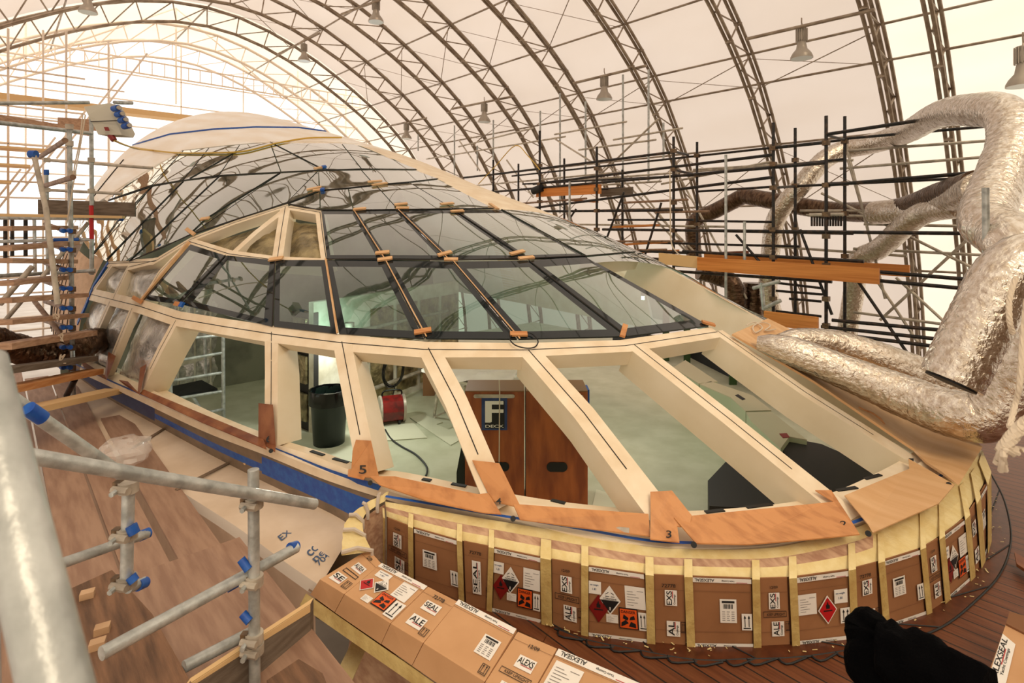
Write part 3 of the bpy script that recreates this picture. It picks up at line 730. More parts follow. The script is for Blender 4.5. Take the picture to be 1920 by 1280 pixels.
for x0, x1, x2, x3, k, lab in PAN:
    e = empty('cardboard_sheet', lab, 'cardboard', 'cardboard panels taped round the coaming')
    P, n = panelP(x0, x1, x2, x3)
    MB().prism([P(0, 0), P(1, 0), P(1, 1), P(0, 1)], n*.006, 'cardboard').build('sheet', e, False)
    P2, n = panelP(x0, x1, x2, x3, .0245)
    D = Dec(P2, n); D.r(0, .80, 1, .806, 'cut_edge', 1); D.build('fold_line', e); D = Dec(P2, n); D.r(0, .22, 1, .226, 'cut_edge', 1); D.build('fold_line', e)
    def lab_(f, nm='label', *a):
        D = Dec(P2, n); f(D, *a); D.build(nm, e)
    if k in ('date', 'dateseal'):
        lab_(lambda D: D.t('12/09', .35, .86, .62, .90, 'ink'), 'printed_date')
        lab_(seal, 'label', .30, .56, .68, .80, 'EXS' if k == 'date' else 'SEAL'); lab_(seal, 'label', .38, .16, .80, .38, 'ALE' if k == 'date' else 'SE')
        def fr_(D): D.frame(.1, .44, .9, .53, .015, 'ink', 1, .008); D.t('KEEP UPRIGHT', .22, .465, .84, .505, 'ink')
        lab_(fr_, 'printed_notice'); lab_(updown, 'printed_arrows', .84, .24, .99, .38, False)
    elif k in ('num', 'num2'):
        lab_(lambda D: D.t('72778', .24, .84, .70, .89, 'ink'), 'printed_number')
        if k == 'num': lab_(seal, 'label', .32, .22, .66, .74, 'SEAL')
        else: lab_(seal, 'label', .34, .58, .74, .80, 'EXS'); lab_(seal, 'label', .38, .14, .82, .36, 'AL')
        lab_(updown, 'printed_arrows', .85, .2, .99, .36, False)
    elif k.startswith('bill'):
        if k == 'bill2': lab_(waybill, 'barcode_sheet', .46, .36, .74, .70)
        else: lab_(waybill, 'barcode_sheet', .2, .42, .52, .70)
        lab_(updown, 'arrow_label', .82, .26, .99, .50); lab_(branded, 'printed_strip', .93, .995, 0); lab_(branded, 'printed_strip', 0, .06, 0)
    elif k == 'red':
        lab_(note, 'packing_note', .02, .44, .36, .74, False); lab_(flammable, 'hazard_diamond', .56, .48, .18, .21); lab_(note, 'packing_note', .70, .55, .95, .75); lab_(updown, 'arrow_label', .80, .26, .99, .48)
        lab_(branded, 'printed_strip', .92, .995, 0); lab_(branded, 'printed_strip', 0, .07, 0)
    else:
        lab_(note, 'packing_note', .0, .62, .22, .80); lab_(flammable, 'hazard_diamond', .17, .42, .17, .20, 'dark_red'); lab_(corrosive, 'hazard_diamond', .37, .56, .19, .21)
        lab_(note, 'packing_note', .64, .48, .99, .80, False); lab_(note, 'packing_note', .30, .24, .50, .36, False); lab_(danger, 'danger_label', .52, .18, .84, .48); lab_(updown, 'arrow_label', .85, .18, .99, .44)
        lab_(branded, 'printed_strip', .93, .995, 0); lab_(branded, 'printed_strip', 0, .06, 0)
# tape strips over the joints
UP_ = V((0, 0, 1))
TS = [(726,4),(776,8),(866,9),(925,9),(1026,18),(1098,12),(1217,14),(1288,14),(1413,13),(1480,13),(1589,12),(1643,11),(1720,9),(1755,9),(1803,8),(1824,7),(1845,6)]
for u, w in TS:
    i = [p for p in PAN]; xb = u
    for q in PAN:
        if abs(q[0]-u) < 16 and q[0] > u-2: xb = u+(q[2]-q[0]); break
    P, n = panelP(u-w*.55, u+w*.55, xb-w*.55, xb+w*.55, .029)
    a, c = P(0, 1), P(1, 1)
    MB().prism([P(0, 0), P(1, 0), P(1, 1), P(0, 1)], n*.003, 'tape_dark').build('tape_strip', coam)
    i0 = min(range(len(WTP)), key=lambda i: abs(pj(WTP[i])[0]-u)); e_ = TOP0[i0].lerp(WTP[i0], .3)-WTP[i0]
    MB().prism([a, c, c+e_-n*.004, a+e_-n*.004], (n+UP_)*.003, 'tape').build('tape_strip', coam)
# rounded veneer end of the coaming and its crumpled tape
cw0 = [PH(700,1012,1.9), PH(668,1002,1.85), PH(655,985,1.82), PH(668,960,1.8), PH(724,934,1.76)]
b = MB(); up = spline([PH(722,945,1.77), PH(700,958,1.79), PH(682,975,1.82), PH(682,1005,1.86), PH(698,1040,1.90)], 6)
dn = spline([PH(724,1060,2.2), PH(712,1050,2.15), PH(700,1046,2.1), PH(697,1050,2.06), PH(700,1056,2.0)], 6)
strip(b, up, dn, 'veneer'); b.build('curved_end', coam)
b = MB(); o1 = spline([PH(730,925,1.735), PH(700,940,1.75), PH(662,965,1.78), PH(645,995,1.82), PH(640,1045,1.86)], 6)
strip(b, [p+V((noise.noise(p*30)*.012, noise.noise(p*25)*.012, .01+abs(noise.noise(p*20))*.015)) for p in o1], [p+V((0, 0, .02)) for p in up], 'tape')
b.build('crumpled_tape', coam)
for t in range(5):
    p = up[4+t*5]+V((0, 0, .025)); q = o1[4+t*5]+V((0, 0, .03))
    MB().tube([q, (p+q)/2+V((0, 0, .02)), p, p-V((0, 0, .05))], .012, 'plastic', 6).build('plastic_fold', coam)
# ------------------------------------------------------------------ teak margin and shavings
MO = [(1040,1178),(1100,1200),(1180,1216),(1300,1237),(1400,1236),(1500,1232),(1610,1216),(1713,1196),(1777,1169),(1834,1122),(1871,1082),(1891,1038),(1895,991),(1880,930),(1850,875)]
A = spline([V((PH(u, v, 2.196))) for u, v in MO], 5)
Bb = []
for i in range(len(A)):
    f = i/(len(A)-1)*(len(WBP)-1-14)+14; j = min(int(f), len(WBP)-2); Bb.append(V((WBP[j].x, WBP[j].y, -2.196)).lerp(V((WBP[j+1].x, WBP[j+1].y, -2.196)), f-j))
mg = empty('teak_margin_board', 'curved dark teak margin board round the foot of the cardboard panels', 'deck board')
b = MB(); strip(b, A, Bb, 'dark_teak'); b.build('board', mg, False); MB().tube([p+V((0, 0, .001)) for p in A], .006, 'black', 5).build('caulk_line', mg)
for k in range(3, len(A)-2, 9): MB().tube([A[k]+V((0, 0, .002)), Bb[k]+V((0, 0, .002))], .004, 'black', 5).build('caulk_line', mg)
# notched plank ends
for k in range(12):
    u = 1045+k*52; j = min(range(len(A)), key=lambda i: abs(pj(A[i])[0]-u)); p = A[j]
    if j > len(A)-3: break
    w = PLANK*1.0
    T_ = (A[j+1]-A[j]).normalized(); O_ = V((T_.y, -T_.x, 0))
    pts = [p+T_*x+O_*y+V((0, 0, .002)) for x, y in ((.0, .0), (.005, .025), (.02, .038), (.05, .036), (.145, .004))]
    MB().prism(pts, (0, 0, .002), 'dark_teak').build('plank_nib', mg, False)
    MB().tube(pts, .0055, 'black', 5).build('caulk_line', mg)
b = MB()
for k in range(150):
    t = random.random(); j = int(t*(len(Bb)-1)); p = Bb[j].lerp(A[j], random.uniform(.05, .8))+V((0, 0, .006))
    if 20 < j < 45 and random.random() < .6: continue
    a = random.random()*6.28; l = random.uniform(.006, .025); d = V((math.cos(a), math.sin(a), .2))*l; e2 = V((-math.sin(a), math.cos(a), 0))*random.uniform(.003, .008)
    b.prism([p, p+d, p+d+e2, p+e2], (0, 0, .001), 'tape')
tag(b.build('wood_shavings', None, False), 'pale wood shavings and paint flakes scattered along the teak margin', 'shavings', kind='stuff')
# ------------------------------------------------------------------ near bulwark boxes
NB = [ # top quad (outer-left, inner-left(far), inner-right(far), outer-right), bottom pts of outer face
 ([(599,1086),(691,1029),(716,1056),(645,1114)], [(582,1114),(627,1147)], 'n1', 'short lit cardboard box flap at the far end of the bulwark, dated 12/09'),
 ([(645,1114),(716,1055),(803,1099),(732,1169)], [(628,1148),(714,1207)], 'n2', 'lit cardboard box on the bulwark with red and corrosive diamonds'),
 ([(732,1169),(803,1099),(858,1127),(793,1206)], [(715,1207),(772,1247)], 'n3', 'lit cardboard box on the bulwark numbered 72778'),
 ([(793,1206),(860,1123),(970,1179),(909,1279)], [(773,1248),(885,1325)], 'n4', 'wide lit cardboard box on the bulwark with a barcode sheet'),
 ([(909,1279),(971,1183),(1045,1215),(985,1322)], [(887,1326),(965,1372)], 'n5', 'lit cardboard box on the bulwark with a black printed notice, dated 12/09'),
 ([(985,1322),(1047,1215),(1202,1281),(1150,1400)], [(965,1372),(1130,1450)], 'n6', 'nearest lit cardboard box on the bulwark, cut by the bottom edge')]
for q, bt, k, lab in NB:
    e = empty('cardboard_box', lab, 'cardboard box', 'cardboard boxes covering the bulwark')
    t = [PH(u, v, 1.90) for u, v in q]; d = [PH(u, v, 2.03) for u, v in bt]
    c = sum(t, V())/4; t = [c+(p-c)*.985 for p in t]
    lo = [d[0], t[1]+V((0, 0, -.16)), t[2]+V((0, 0, -.16)), d[1]]
    MB().hexa(lo+t, 'cardboard_lit').build('carton', e, False)
    def P(s, tt, t=t): return (t[0]*(1-s)+t[3]*s)*(1-tt)+(t[1]*(1-s)+t[2]*s)*tt+V((0, 0, .0015))
    def L_(f, nm, *a):
        D = Dec(P, (0, 0, 1)); f(D, *a); D.build(nm, e)
    L_(lambda D: (D.r(0, .84, 1, .845, 'cut_edge', 1),), 'fold_line')
    if k == 'n1':
        L_(lambda D: D.t('12/09', .35, .84, .60, .92, 'ink'), 'printed_date'); L_(seal, 'label', .30, .5, .8, .68, 'ALSEA', 0); L_(seal, 'label', .15, .1, .6, .3, 'SE', 0)
        L_(lambda D: D.frame(.2, .36, .85, .45, .02, 'ink', 1, .015), 'printed_notice'); L_(updown, 'printed_arrows', .7, .08, .92, .26, False)
    elif k == 'n2':
        L_(branded, 'printed_strip', .88, .995, 0); L_(note, 'packing_note', .10, .66, .38, .84); L_(flammable, 'hazard_diamond', .15, .40, .15, .19, 'red'); L_(corrosive, 'hazard_diamond', .38, .52, .15, .2)
        L_(note, 'packing_note', .62, .45, .92, .85, False); L_(danger, 'danger_label', .48, .1, .78, .45); L_(note, 'packing_note', .28, .08, .45, .22, False); L_(updown, 'arrow_label', .79, .05, .99, .42)
    elif k == 'n3':
        L_(lambda D: D.t('72778', .35, .82, .72, .90, 'ink'), 'printed_number'); L_(seal, 'label', .30, .52, .78, .74, 'SEAL', 0); L_(seal, 'label', .28, .14, .72, .38, 'ALE', 0); L_(updown, 'printed_arrows', .74, .08, .94, .24, False)
    elif k == 'n4':
        L_(branded, 'printed_strip', .88, .995, 0); L_(waybill, 'barcode_sheet', .66, .30, .92, .66); L_(updown, 'printed_arrows', .86, .05, .97, .22, False)
    elif k == 'n5':
        L_(lambda D: D.t('12/09', .42, .80, .68, .87, 'ink'), 'printed_date'); L_(seal, 'label', .35, .42, .78, .64, 'ALEXS', 0)
        L_(lambda D: (D.frame(.12, .24, .88, .34, .01, 'ink', 1, .01), D.t('KEEP UPRIGHT', .24, .265, .84, .31, 'ink')), 'printed_notice'); L_(seal, 'label', .3, .0, .7, .14, 'ALE', 0)
    else:
        L_(branded, 'printed_strip', .87, .995, 0); L_(note, 'packing_note', .05, .35, .4, .8, False)
bul = empty('bulwark', 'masked bulwark below the lit cardboard boxes, edged with yellow tape', 'bulwark')
lb = [(574,1112),(628,1150),(714,1210),(772,1250),(885,1330),(1000,1400)]
A1 = [PH(u, v, 2.04) for u, v in lb]; A2 = [PH(u-12, v+22, 2.12) for u, v in lb]
b = MB(); strip(b, A1, A2, 'tape_dark'); b.build('tape_band', bul)
b = MB(); strip(b, [PH(u, v, 2.06)+V((.03, .03, 0)) for u, v in lb], [PH(u-10, v+20, 3.4) for u, v in lb], 'paper_beige'); b.build('hull_paper', bul)
b = MB(); r1 = [PH(u, v, 1.93) for u, v in ((716,1056),(803,1100),(860,1124),(970,1180),(1046,1216),(1202,1282))]
strip(b, r1, [p+V((.02, .03, -.27)) for p in r1], 'cut_edge'); b.build('inner_face', bul)
b = MB(); b.prism([PH(660,1178,2.4), PH(745,1235,2.4), PH(820,1290,2.4), PH(640,1290,2.6)], (0, 0, .01), 'veneer'); b.build('veneer_sheet', bul)
MB().prism([PH(u, v, 2.36) for u, v in ((676,1172),(700,1186),(650,1300),(612,1300))], (0, 0, .006), 'tape').build('tape_band', bul, False)
MB().prism([PH(u, v, 2.37) for u, v in ((655,1165),(700,1190),(790,1262),(778,1272),(700,1208))], (0, 0, .006), 'tape').build('tape_band', bul, False)
# ------------------------------------------------------------------ side deck paper, blue masking, hull side
sd = empty('side_deck', 'side deck covered with pale protective paper, edged with brown tape', 'side deck')
inn2 = [(138,700),(200,745),(290,795),(400,855),(520,915),(620,962),(665,990)]
out2 = [(95,755),(160,800),(230,850),(330,915),(440,985),(530,1050),(600,1098)]
I2 = [PH(u, v, 2.08) for u, v in inn2]; O2 = [PH(u, v, 2.12) for u, v in out2]
b = MB(); strip(b, spline(I2, 4), spline(O2, 4), 'paper'); b.build('paper_sheet', sd)
b = MB(); strip(b, spline(O2, 4), [p+V((-.03, 0, -.05)) for p in spline(O2, 4)], 'plastic'); strip(b, [p+V((-.03, 0, -.05)) for p in spline(O2, 4)], [p+V((-.02, 0, -.55)) for p in spline(O2, 4)], 'paper_beige')
strip(b, [p+V((-.02, 0, -.55)) for p in spline(O2, 4)], [p+V((.12, 0, -2.2)) for p in spline(O2, 4)], 'paper_beige'); b.build('hull_side', sd)
SO4 = [PH(u, v, 1.76) for u, v in ((138,682),(200,713),(290,753),(400,803),(520,848),(620,888),(712,918))]
a = spline(SO4, 4); c = spline(I2, 4)
b = MB(); strip(b, a, mixp(a, c, .28), 'brown_tape'); m1 = len(a)//3; m2_ = int(len(a)*.62)
strip(b, mixp(a, c, .28)[:m1+1], mixp(a, c, .85)[:m1+1], 'blue_dark'); strip(b, mixp(a, c, .28)[m1:m2_+1], mixp(a, c, .5)[m1:m2_+1], 'brown_tape'); strip(b, mixp(a, c, .5)[m1:m2_+1], mixp(a, c, .72)[m1:m2_+1], 'blue'); strip(b, mixp(a, c, .28)[m2_:], mixp(a, c, .78)[m2_:], 'blue')
strip(b, mixp(a, c, .72)[m1:m2_+1], c[m1:m2_+1], 'brown_tape'); strip(b, mixp(a, c, .85)[:m1+1], c[:m1+1], 'brown_tape'); strip(b, mixp(a, c, .78)[m2_:], c[m2_:], 'brown_tape'); strip(b, [p+V((-.005,-.005,.012)) for p in mixp(a, c, -.08)], [p+V((-.005,-.005,.012)) for p in mixp(a, c, .05)], 'blue')
b.build('blue_masking_band', sd)
for P in (((240,845),(330,790)), ((330,918),(440,862)), ((352,925),(300,800))[:0]):
    if P: MB().tube([PH(P[0][0], P[0][1], 2.085), PH(P[1][0], P[1][1], 2.065)], .014, 'brown_tape', 4).build('paper_joint_tape', sd)
def flat(nm, pts, H, th, m, parent=None):
    return MB().prism([PH(u, v, H) for u, v in pts], (0, 0, th), m).build(nm, parent, False)
def textH(txt, o, ux, uy, H, m, parent, nm='printed_text'):   # text lying on a level sheet: origin, right and up directions as picture points
    a = PH(*o, H); x = PH(*ux, H)-a; y = PH(*uy, H)-a; b = MB(); g = textgeo(txt)
    b.add([a+x*p+y*q+V((0, 0, .006)) for p, q in g[0]], g[1], m); return b.build(nm, parent, False)
textH('con', (583,1045), (609,1020), (573,1037), 2.11, 'ink_blue', sd); textH('ne', (592,1055), (612,1038), (585,1049), 2.11, 'ink_blue', sd)
textH('704', (598,1062), (620,1044), (590,1055), 2.11, 'ink_blue', sd); textH('EX', (528,1015), (548,1000), (520,1007), 2.11, 'ink_blue', sd)
flat('hull_label', [(340,925),(352,930),(346,958),(335,952)], 2.2, .004, 'brown_tape', sd)
# ------------------------------------------------------------------ inside the deckhouse
RV = V((CC, -SS, 0)); FV = V((SS, CC, 0)); UP = V((0, 0, 1))
si = inward(SI, .15, 0)
fl = [V((p.x, p.y, -3.0)) for p in si if p.y < 12]
fl += [V((p.x-.05, p.y, -3)) for p in FS]+[V((8.6, 1.9, -3)), V((12.5, 5.5, -3)), V((12.5, 12.5, -3)), V((1.2, 12.5, -3))]
struct(MB().prism(fl, (0, 0, -.05), 'floor_green').build('floor', None, False))
def wall_run(name, uvs, th, zt, m, H=3.0):
    b = MB()
    for p, q in zip(uvs, uvs[1:]):
        a, c = PH(*p, H), PH(*q, H); n = (c-a).cross(UP).normalized()*th
        b.obox(a, c-a, n, (0, 0, zt+H), m)
    return struct(b.build(name, None, False))
W1 = [(300,762),(472,703)]; W2 = [(588,812),(860,700)]
wall_run('wall_left', W1, -.1, -1.15, 'screen_wall'); wall_run('wall_inner', W2, -.1, -1.1, 'screen_wall')
wall_run('wall_far', [(472,690),(560,665)], -.1, -.9, 'dark_box')
def foil_panels(uvs, cols, rows, z1, m='foil_wall', gap=.14, base='foil_panel', par=None):
    a, c = PH(*uvs[0], 3), PH(*uvs[1], 3); n = (c-a).cross(UP).normalized()
    if n.dot(a) > 0: n = -n
    e = empty('foil_insulation', 'silver foil insulation panels '+par, 'insulation')
    for i in range(cols):
        for j in range(rows):
            s0 = (i+gap/2)/cols; s1 = (i+1-gap/2)/cols; h0 = .12+(z1-.12)*j/rows; h1 = h0+(z1-.12)/rows*.82
            p = a.lerp(c, s0); q = a.lerp(c, s1); N = 6; b = MB(); vs = []
            for jj in range(N+1):
                for ii in range(N+1):
                    x = p.lerp(q, ii/N)+UP*(h0+(h1-h0)*jj/N); bulge = math.sin(math.pi*ii/N)*math.sin(math.pi*jj/N)
                    vs.append(x+n*(.01+.04*bulge+.015*noise.noise(x*9)))
            b.add(vs, [(jj*(N+1)+ii, jj*(N+1)+ii+1, (jj+1)*(N+1)+ii+1, (jj+1)*(N+1)+ii) for jj in range(N) for ii in range(N)], m)
            b.build('foil_batt', e)
    return e
foil_panels(W1, 6, 3, 1.8, par='on the inner wall behind the aluminium tower')
foil_panels([(690,770),(860,700)], 4, 2, 1.8, 'foil_dark', par='on the wall behind the coiled black cable')
# end of the inner wall, dark with foil
a = PH(588,812,3); e = empty('bulkhead_end', 'dark unlit end of the inner wall beside the black bin, stuffed with foil', 'bulkhead')
q = PH(548,795,3)
MB().obox(q, a-q, (a-q).cross(UP).normalized()*-.08, (0, 0, 1.75), 'dark_box').build('frame', e, False)
for j in range(3):
    p0 = q.lerp(a, .2)+UP*(.15+j*.55)-((a-q).cross(UP).normalized()*-.02)
    MB().obox(p0, (a-q)*.6, (a-q).cross(UP).normalized()*.04, (0, 0, .4), 'foil_dark').build('foil_batt', e)
# wall services
b = MB(); s0, s1 = PH(655,784,3), PH(840,708,3)
e = empty('pipe_run', 'grey pipes fixed low and high along the inner wall', 'pipe')
for h, r in ((.35, .035), (.9, .05), (1.35, .03)):
    MB().tube([s0+UP*h-FV*.12, s1+UP*h-FV*.12], r, 'galv_dull', 8).build('pipe', e)
c0 = PH(742,756,3)+UP*.60-FV*.14; wd = (s1-s0).normalized()
cb = empty('cable_coil', 'large black cable coiled in loops and hung on the inner wall above the red machine', 'cable')
for k in range(7):
    r = .26+.02*math.sin(k*2.1); o = V((0, 0, .012*math.cos(k*1.7)))+wd*.014*math.sin(k*2.7)-FV*.012*k
    MB().tube([c0+o+wd*r*math.cos(t*math.pi/12)*.95+UP*r*math.sin(t*math.pi/12) for t in range(25)], .009, 'black_gloss', 6, False).build('loop', cb)
MB().tube(spline([c0+wd*.03-UP*.23, c0-UP*.34, c0-UP*.42-FV*.15], 5), .012, 'black_gloss', 6).build('tail', cb)
# red machine
pm = empty('floor_pump', 'red cylindrical machine with silver end plates lying on the floor under the coiled cable', 'pump')
pc = PH(735,792,3)+UP*.22; ax = (RV*.9+FV*.35).normalized()
MB().tube([pc-ax*.16, pc+ax*.15], .19, 'pump_red', 24, True, lambda i, k: .19+(.012 if k % 3 == 0 else 0)).build('body', pm)
MB().tube([pc-ax*.19, pc-ax*.16], .205, 'galv_dull', 24).build('end_plate', pm); MB().tube([pc+ax*.15, pc+ax*.19], .21, 'lamp_grey', 24).build('end_plate', pm)
MB().tube(spline([pc-ax*.15+UP*.18, pc-ax*.12+UP*.27, pc+ax*.12+UP*.27, pc+ax*.15+UP*.18], 4), .014, 'black_gloss', 6).build('handle', pm)
for s_ in (-1, 1): MB().tube([pc+ax*.12*s_-UP*.19-FV*.13, pc+ax*.15*s_-UP*.19-FV*.13], .045, 'black', 12).build('wheel', pm)
# bin
bc = PH(617,829,3); bn = empty('rubbish_bin', 'tall black rubbish bin with a shiny liner folded over its rim', 'bin')
def lathe(c, prof, m, n=28, wob=0):
    b = MB(); vs = []
    for j, (r, z) in enumerate(prof):
        for k in range(n):
            a = 2*math.pi*k/n; R = r+(wob*noise.noise(V((math.cos(a)*3, math.sin(a)*3, j*1.7))) if wob else 0); vs.append(c+V((R*math.cos(a), R*math.sin(a), z)))
    return b.add(vs, [(i*n+k, i*n+(k+1) % n, (i+1)*n+(k+1) % n, (i+1)*n+k) for i in range(len(prof)-1) for k in range(n)], m)
lathe(bc, [(0, .0), (.21, .0), (.25, .70), (.26, .72), (.245, .72), (.20, .1), (0, .1)], 'bin').build('body', bn)
lathe(bc, [(.27, .55), (.275, .66), (.268, .745), (.25, .75), (.235, .60), (.2, .4), (0, .35)], 'black_gloss', 40, .02).build('liner', bn)
# floor sheets
for pts, l in (([(714,800),(767,784),(801,821),(716,827)], 'curved pale hardboard offcut in front of the red machine'), ([(768,783),(793,776),(830,792),(818,796),(842,806),(858,800),(880,815),(845,835),(800,805)], 'stepped pale hardboard offcut beside the trestle table'),
   ([(585,858),(603,842),(640,838),(668,836),(672,868)], 'pale hardboard offcut lying behind the black bin'), ([(1118,918),(1140,925),(1146,938),(1160,935),(1182,952),(1110,952)], 'torn hardboard offcut at the right foot of the plywood crate')):
    tag(flat('hardboard_sheet', pts, 2.995, .008, 'hardboard'), l, 'hardboard', 'hardboard offcuts on the inner floor')
tag(MB().tube(spline([PH(u, v, 2.985) for u, v in ((722,805),(733,822),(752,836),(780,852),(800,875),(797,895),(780,915))], 6), .012, 'black', 6).build('power_cable'), 'thin black cable trailing over the green floor', 'cable')
# trestle table
tt = empty('trestle_table', 'white trestle table under clear plastic sheeting inside the deckhouse', 'table')
tp = [(790,697),(840,668),(985,680),(975,706),(882,724),(850,716)]
flat('table_top', tp, 2.25, .04, 'white', tt)
b = MB(); vs = []
for j in range(11):
    for i in range(17):
        u = 835+150*i/16-25*(j/10); v = 672+j*4.6; p = PH(u, v, 2.2); p.z += .03+.045*noise.noise(p*5); vs.append(p)
b.add(vs, [(j*17+i, j*17+i+1, (j+1)*17+i+1, (j+1)*17+i) for j in range(10) for i in range(16)], 'plastic'); b.build('plastic_sheet', tt)
for u, v, w in ((814,782,(822,722)), (836,772,(824,722)), (960,745,(956,706)), (880,790,(872,724))):
    MB().tube([PH(u, v, 3), PH(w[0], w[1], 2.27)], .022, 'galv_dull', 4).build('leg', tt)
MB().tube([PH(814,782,2.8), PH(836,772,2.8)], .015, 'galv_dull', 4).build('brace', tt)
a = PH(793,742,3); tag(MB().obox(a, RV*.2, FV*.3, UP*.42, 'cabinet_top').build('wooden_box', None, False), 'small brown wooden box standing under the white trestle table', 'box')
# plywood crates with the F sign
def onF(u, v, d): return PD(u, v, d)
for x0, x1, lab, nm in ((872, 983, 'brown plywood crate carrying the letter F sign', 'plywood_crate'), (986, 1102, 'brown plywood crate with a black hand slot, right of the F sign', 'plywood_crate')):
    e = empty(nm, lab, 'crate', 'plywood crates side by side')
    d = 6.0; A = PD(x0, 734, d); B = PD(x1, 734, d); z0 = -3.0; hh = A.z-z0
    MB().obox(V((A.x, A.y, z0)), B-A, FV*.42, UP*hh, 'cabinet').build('carcass', e, False)
    MB().obox(A-UP*.001-FV*.006, B-A, FV*.43, UP*.012, 'cabinet_top').build('lid', e, False)
    for u0, u1, v0, v1 in (((888,965,739,746), (922,955,866,883)) if x0 < 900 else ((1025,1064,866,884), (1003,1018,740,747), (1075,1094,740,747))):
        cx, cy, hw, hy = (u0+u1)/2, (v0+v1)/2, (u1-u0)/2, (v1-v0)/2
        pts = [onF(cx+(hw-hy)*(1 if math.cos(t) > 0 else -1)+hy*math.cos(t), cy-hy*math.sin(t), 5.995) for t in [math.pi*2*k/24+.01 for k in range(24)]]
        MB().prism(pts, FV*-.006, 'black' if v0 > 760 else 'galv_dull').build('hand_slot', e, False)
def rectF(b, u0, v0, u1, v1, d, m): b.add([onF(u0, v1, d), onF(u1, v1, d), onF(u1, v0, d), onF(u0, v0, d)], [(0, 1, 2, 3)], m)
sg = empty('deck_sign', 'sign with a large letter F and the word DECK, framed in blue tape', 'sign')
b = MB(); b.obox(onF(903, 806, 5.99), onF(951, 806, 5.99)-onF(903, 806, 5.99), FV*-.004, onF(903, 746, 5.99)-onF(903, 806, 5.99), 'blue_dark'); rectF(b, 909, 751, 946, 803, 5.984, 'ink'); b.build('board', sg, False)
def textF(txt, u0, v0, u1, v1, d, m, par, nm):
    g = textgeo(txt); b = MB(); b.add([onF(u0+p*(u1-u0), v1-q*(v1-v0), d) for p, q in g[0]], g[1], m); b.build(nm, par, False)
textF('F', 912, 752, 944, 791, 5.982, 'white', sg, 'printed_letter'); textF('F', 909.5, 751.5, 943, 792, 5.983, 'white', sg, 'printed_letter'); textF('DECK', 910, 796, 945, 801.5, 5.982, 'white', sg, 'printed_word')
a = PD(1090, 765, 6.15); tag(MB().obox(a, RV*.09, FV*.2, UP*.2, 'blue').build('blue_carton', None, False), 'small blue carton leaning at the right edge of the plywood crates', 'box')
tag(MB().tube([PD(936, 712, 6.0), PD(937, 735, 5.98), PD(936, 866, 5.97)], .007, 'rope', 5).build('string'), 'pale string hanging down over the F sign', 'string')
a = PD(856, 945, 6.15); tag(MB().prism([a, a+RV*.09, a+RV*.09+UP*.45, a+RV*.05+UP*.62, a+UP*.35], FV*.2, 'bin').build('dark_sack'), 'dark green sack squeezed beside the left plywood crate', 'sack')
# aluminium tower inside
tw = empty('aluminium_tower', 'aluminium work tower with ladder rungs standing inside the left openings', 'scaffold tower')
tb('upright', PD(419,792,8.5), PD(418,612,8.5), .028, 'galv', tw); tb('upright', PD(320,752,8.1), PD(318,672,8.1), .028, 'galv', tw); tb('upright', PD(385,700,9.3), PD(384,615,9.3), .024, 'galv', tw)
for a, c in (((336,636),(418,628)), ((320,678),(418,661)), ((320,714),(418,698)), ((319,749),(418,733)), ((385,774),(419,767))): tb('rung', PD(*a, 8.1), PD(*c, 8.5), .022, 'galv', tw)
tb('strut', PD(360,742,8.3), PD(380,775,8.4), .03, 'galv', tw)
MB().prism([PD(322,724,8.6), PD(378,712,8.9), PD(408,728,8.6), PD(322,742,8.3)], UP*-.05, 'black').build('platform', tw, False)
# benches and dark boxes on the right
bd = [('pale green topped bench module at the far end of the row', [(1262,690),(1285,676),(1330,706),(1345,716),(1310,720)], 2.45), ('pale green topped bench module with a black slot', [(1312,721),(1333,716),(1411,742),(1446,770),(1398,772),(1370,746)], 2.45), ('nearest pale green topped bench module with a small red diamond', [(1399,774),(1446,773),(1513,826),(1480,820),(1464,842),(1408,790)], 2.45)]
for l, pts, H in bd:
    e = empty('bench_module', l, 'bench', 'bench modules in a curved row')
    top = [PH(u, v, H) for u, v in pts]
    MB().prism([p-UP*.18 for p in top], UP*.18, 'green_board').build('body', e, False); MB().prism(top, UP*.012, 'bench_top').build('top', e, False)
    c = sum(top, V())/len(top)
    MB().prism([c+(p-c)*.93-UP*.55 for p in top], UP*.37, 'green_board').build('plinth', e, False)
    if 'slot' in l: MB().prism([PH(u, v, H-.014) for u, v in ((1378,741),(1384,739),(1398,748),(1392,750))], UP*.003, 'black').build('slot', e, False)
    if 'red' in l: MB().prism([PH(u, v, H-.014) for u, v in ((1461,813),(1475,812),(1481,820),(1468,821))], UP*.003, 'dark_red').build('red_diamond', e, False)
e = tag(MB().prism([PH(u, v, 2.5) for u, v in ((1327,901),(1362,864),(1452,930),(1450,955),(1330,948))], UP*-.5, 'dark_box').build('dark_box', None, False), 'black box shaped unit on the green floor between the second and third posts', 'box')
tag(MB().prism([PH(u, v, 2.5) for u, v in ((1466,843),(1482,821),(1540,832),(1650,880),(1640,905),(1545,930))], UP*-.5, 'dark_box').build('dark_box', None, False), 'large black unit on the floor at the right end, nearest the sill', 'box')
b = MB(); wl = [(1150,648),(1215,672),(1290,672),(1360,708),(1430,742),(1560,810),(1700,870)]  # black wall stands in for the darkness behind the benches
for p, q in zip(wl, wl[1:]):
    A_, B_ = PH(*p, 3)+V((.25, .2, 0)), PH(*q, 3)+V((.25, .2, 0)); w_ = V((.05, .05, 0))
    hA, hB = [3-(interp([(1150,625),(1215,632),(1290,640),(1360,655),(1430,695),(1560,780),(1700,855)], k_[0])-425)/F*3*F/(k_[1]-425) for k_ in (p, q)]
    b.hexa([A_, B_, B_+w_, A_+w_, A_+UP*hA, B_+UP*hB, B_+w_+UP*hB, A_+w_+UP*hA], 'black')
struct(b.build('wall_right_shade', None, False))
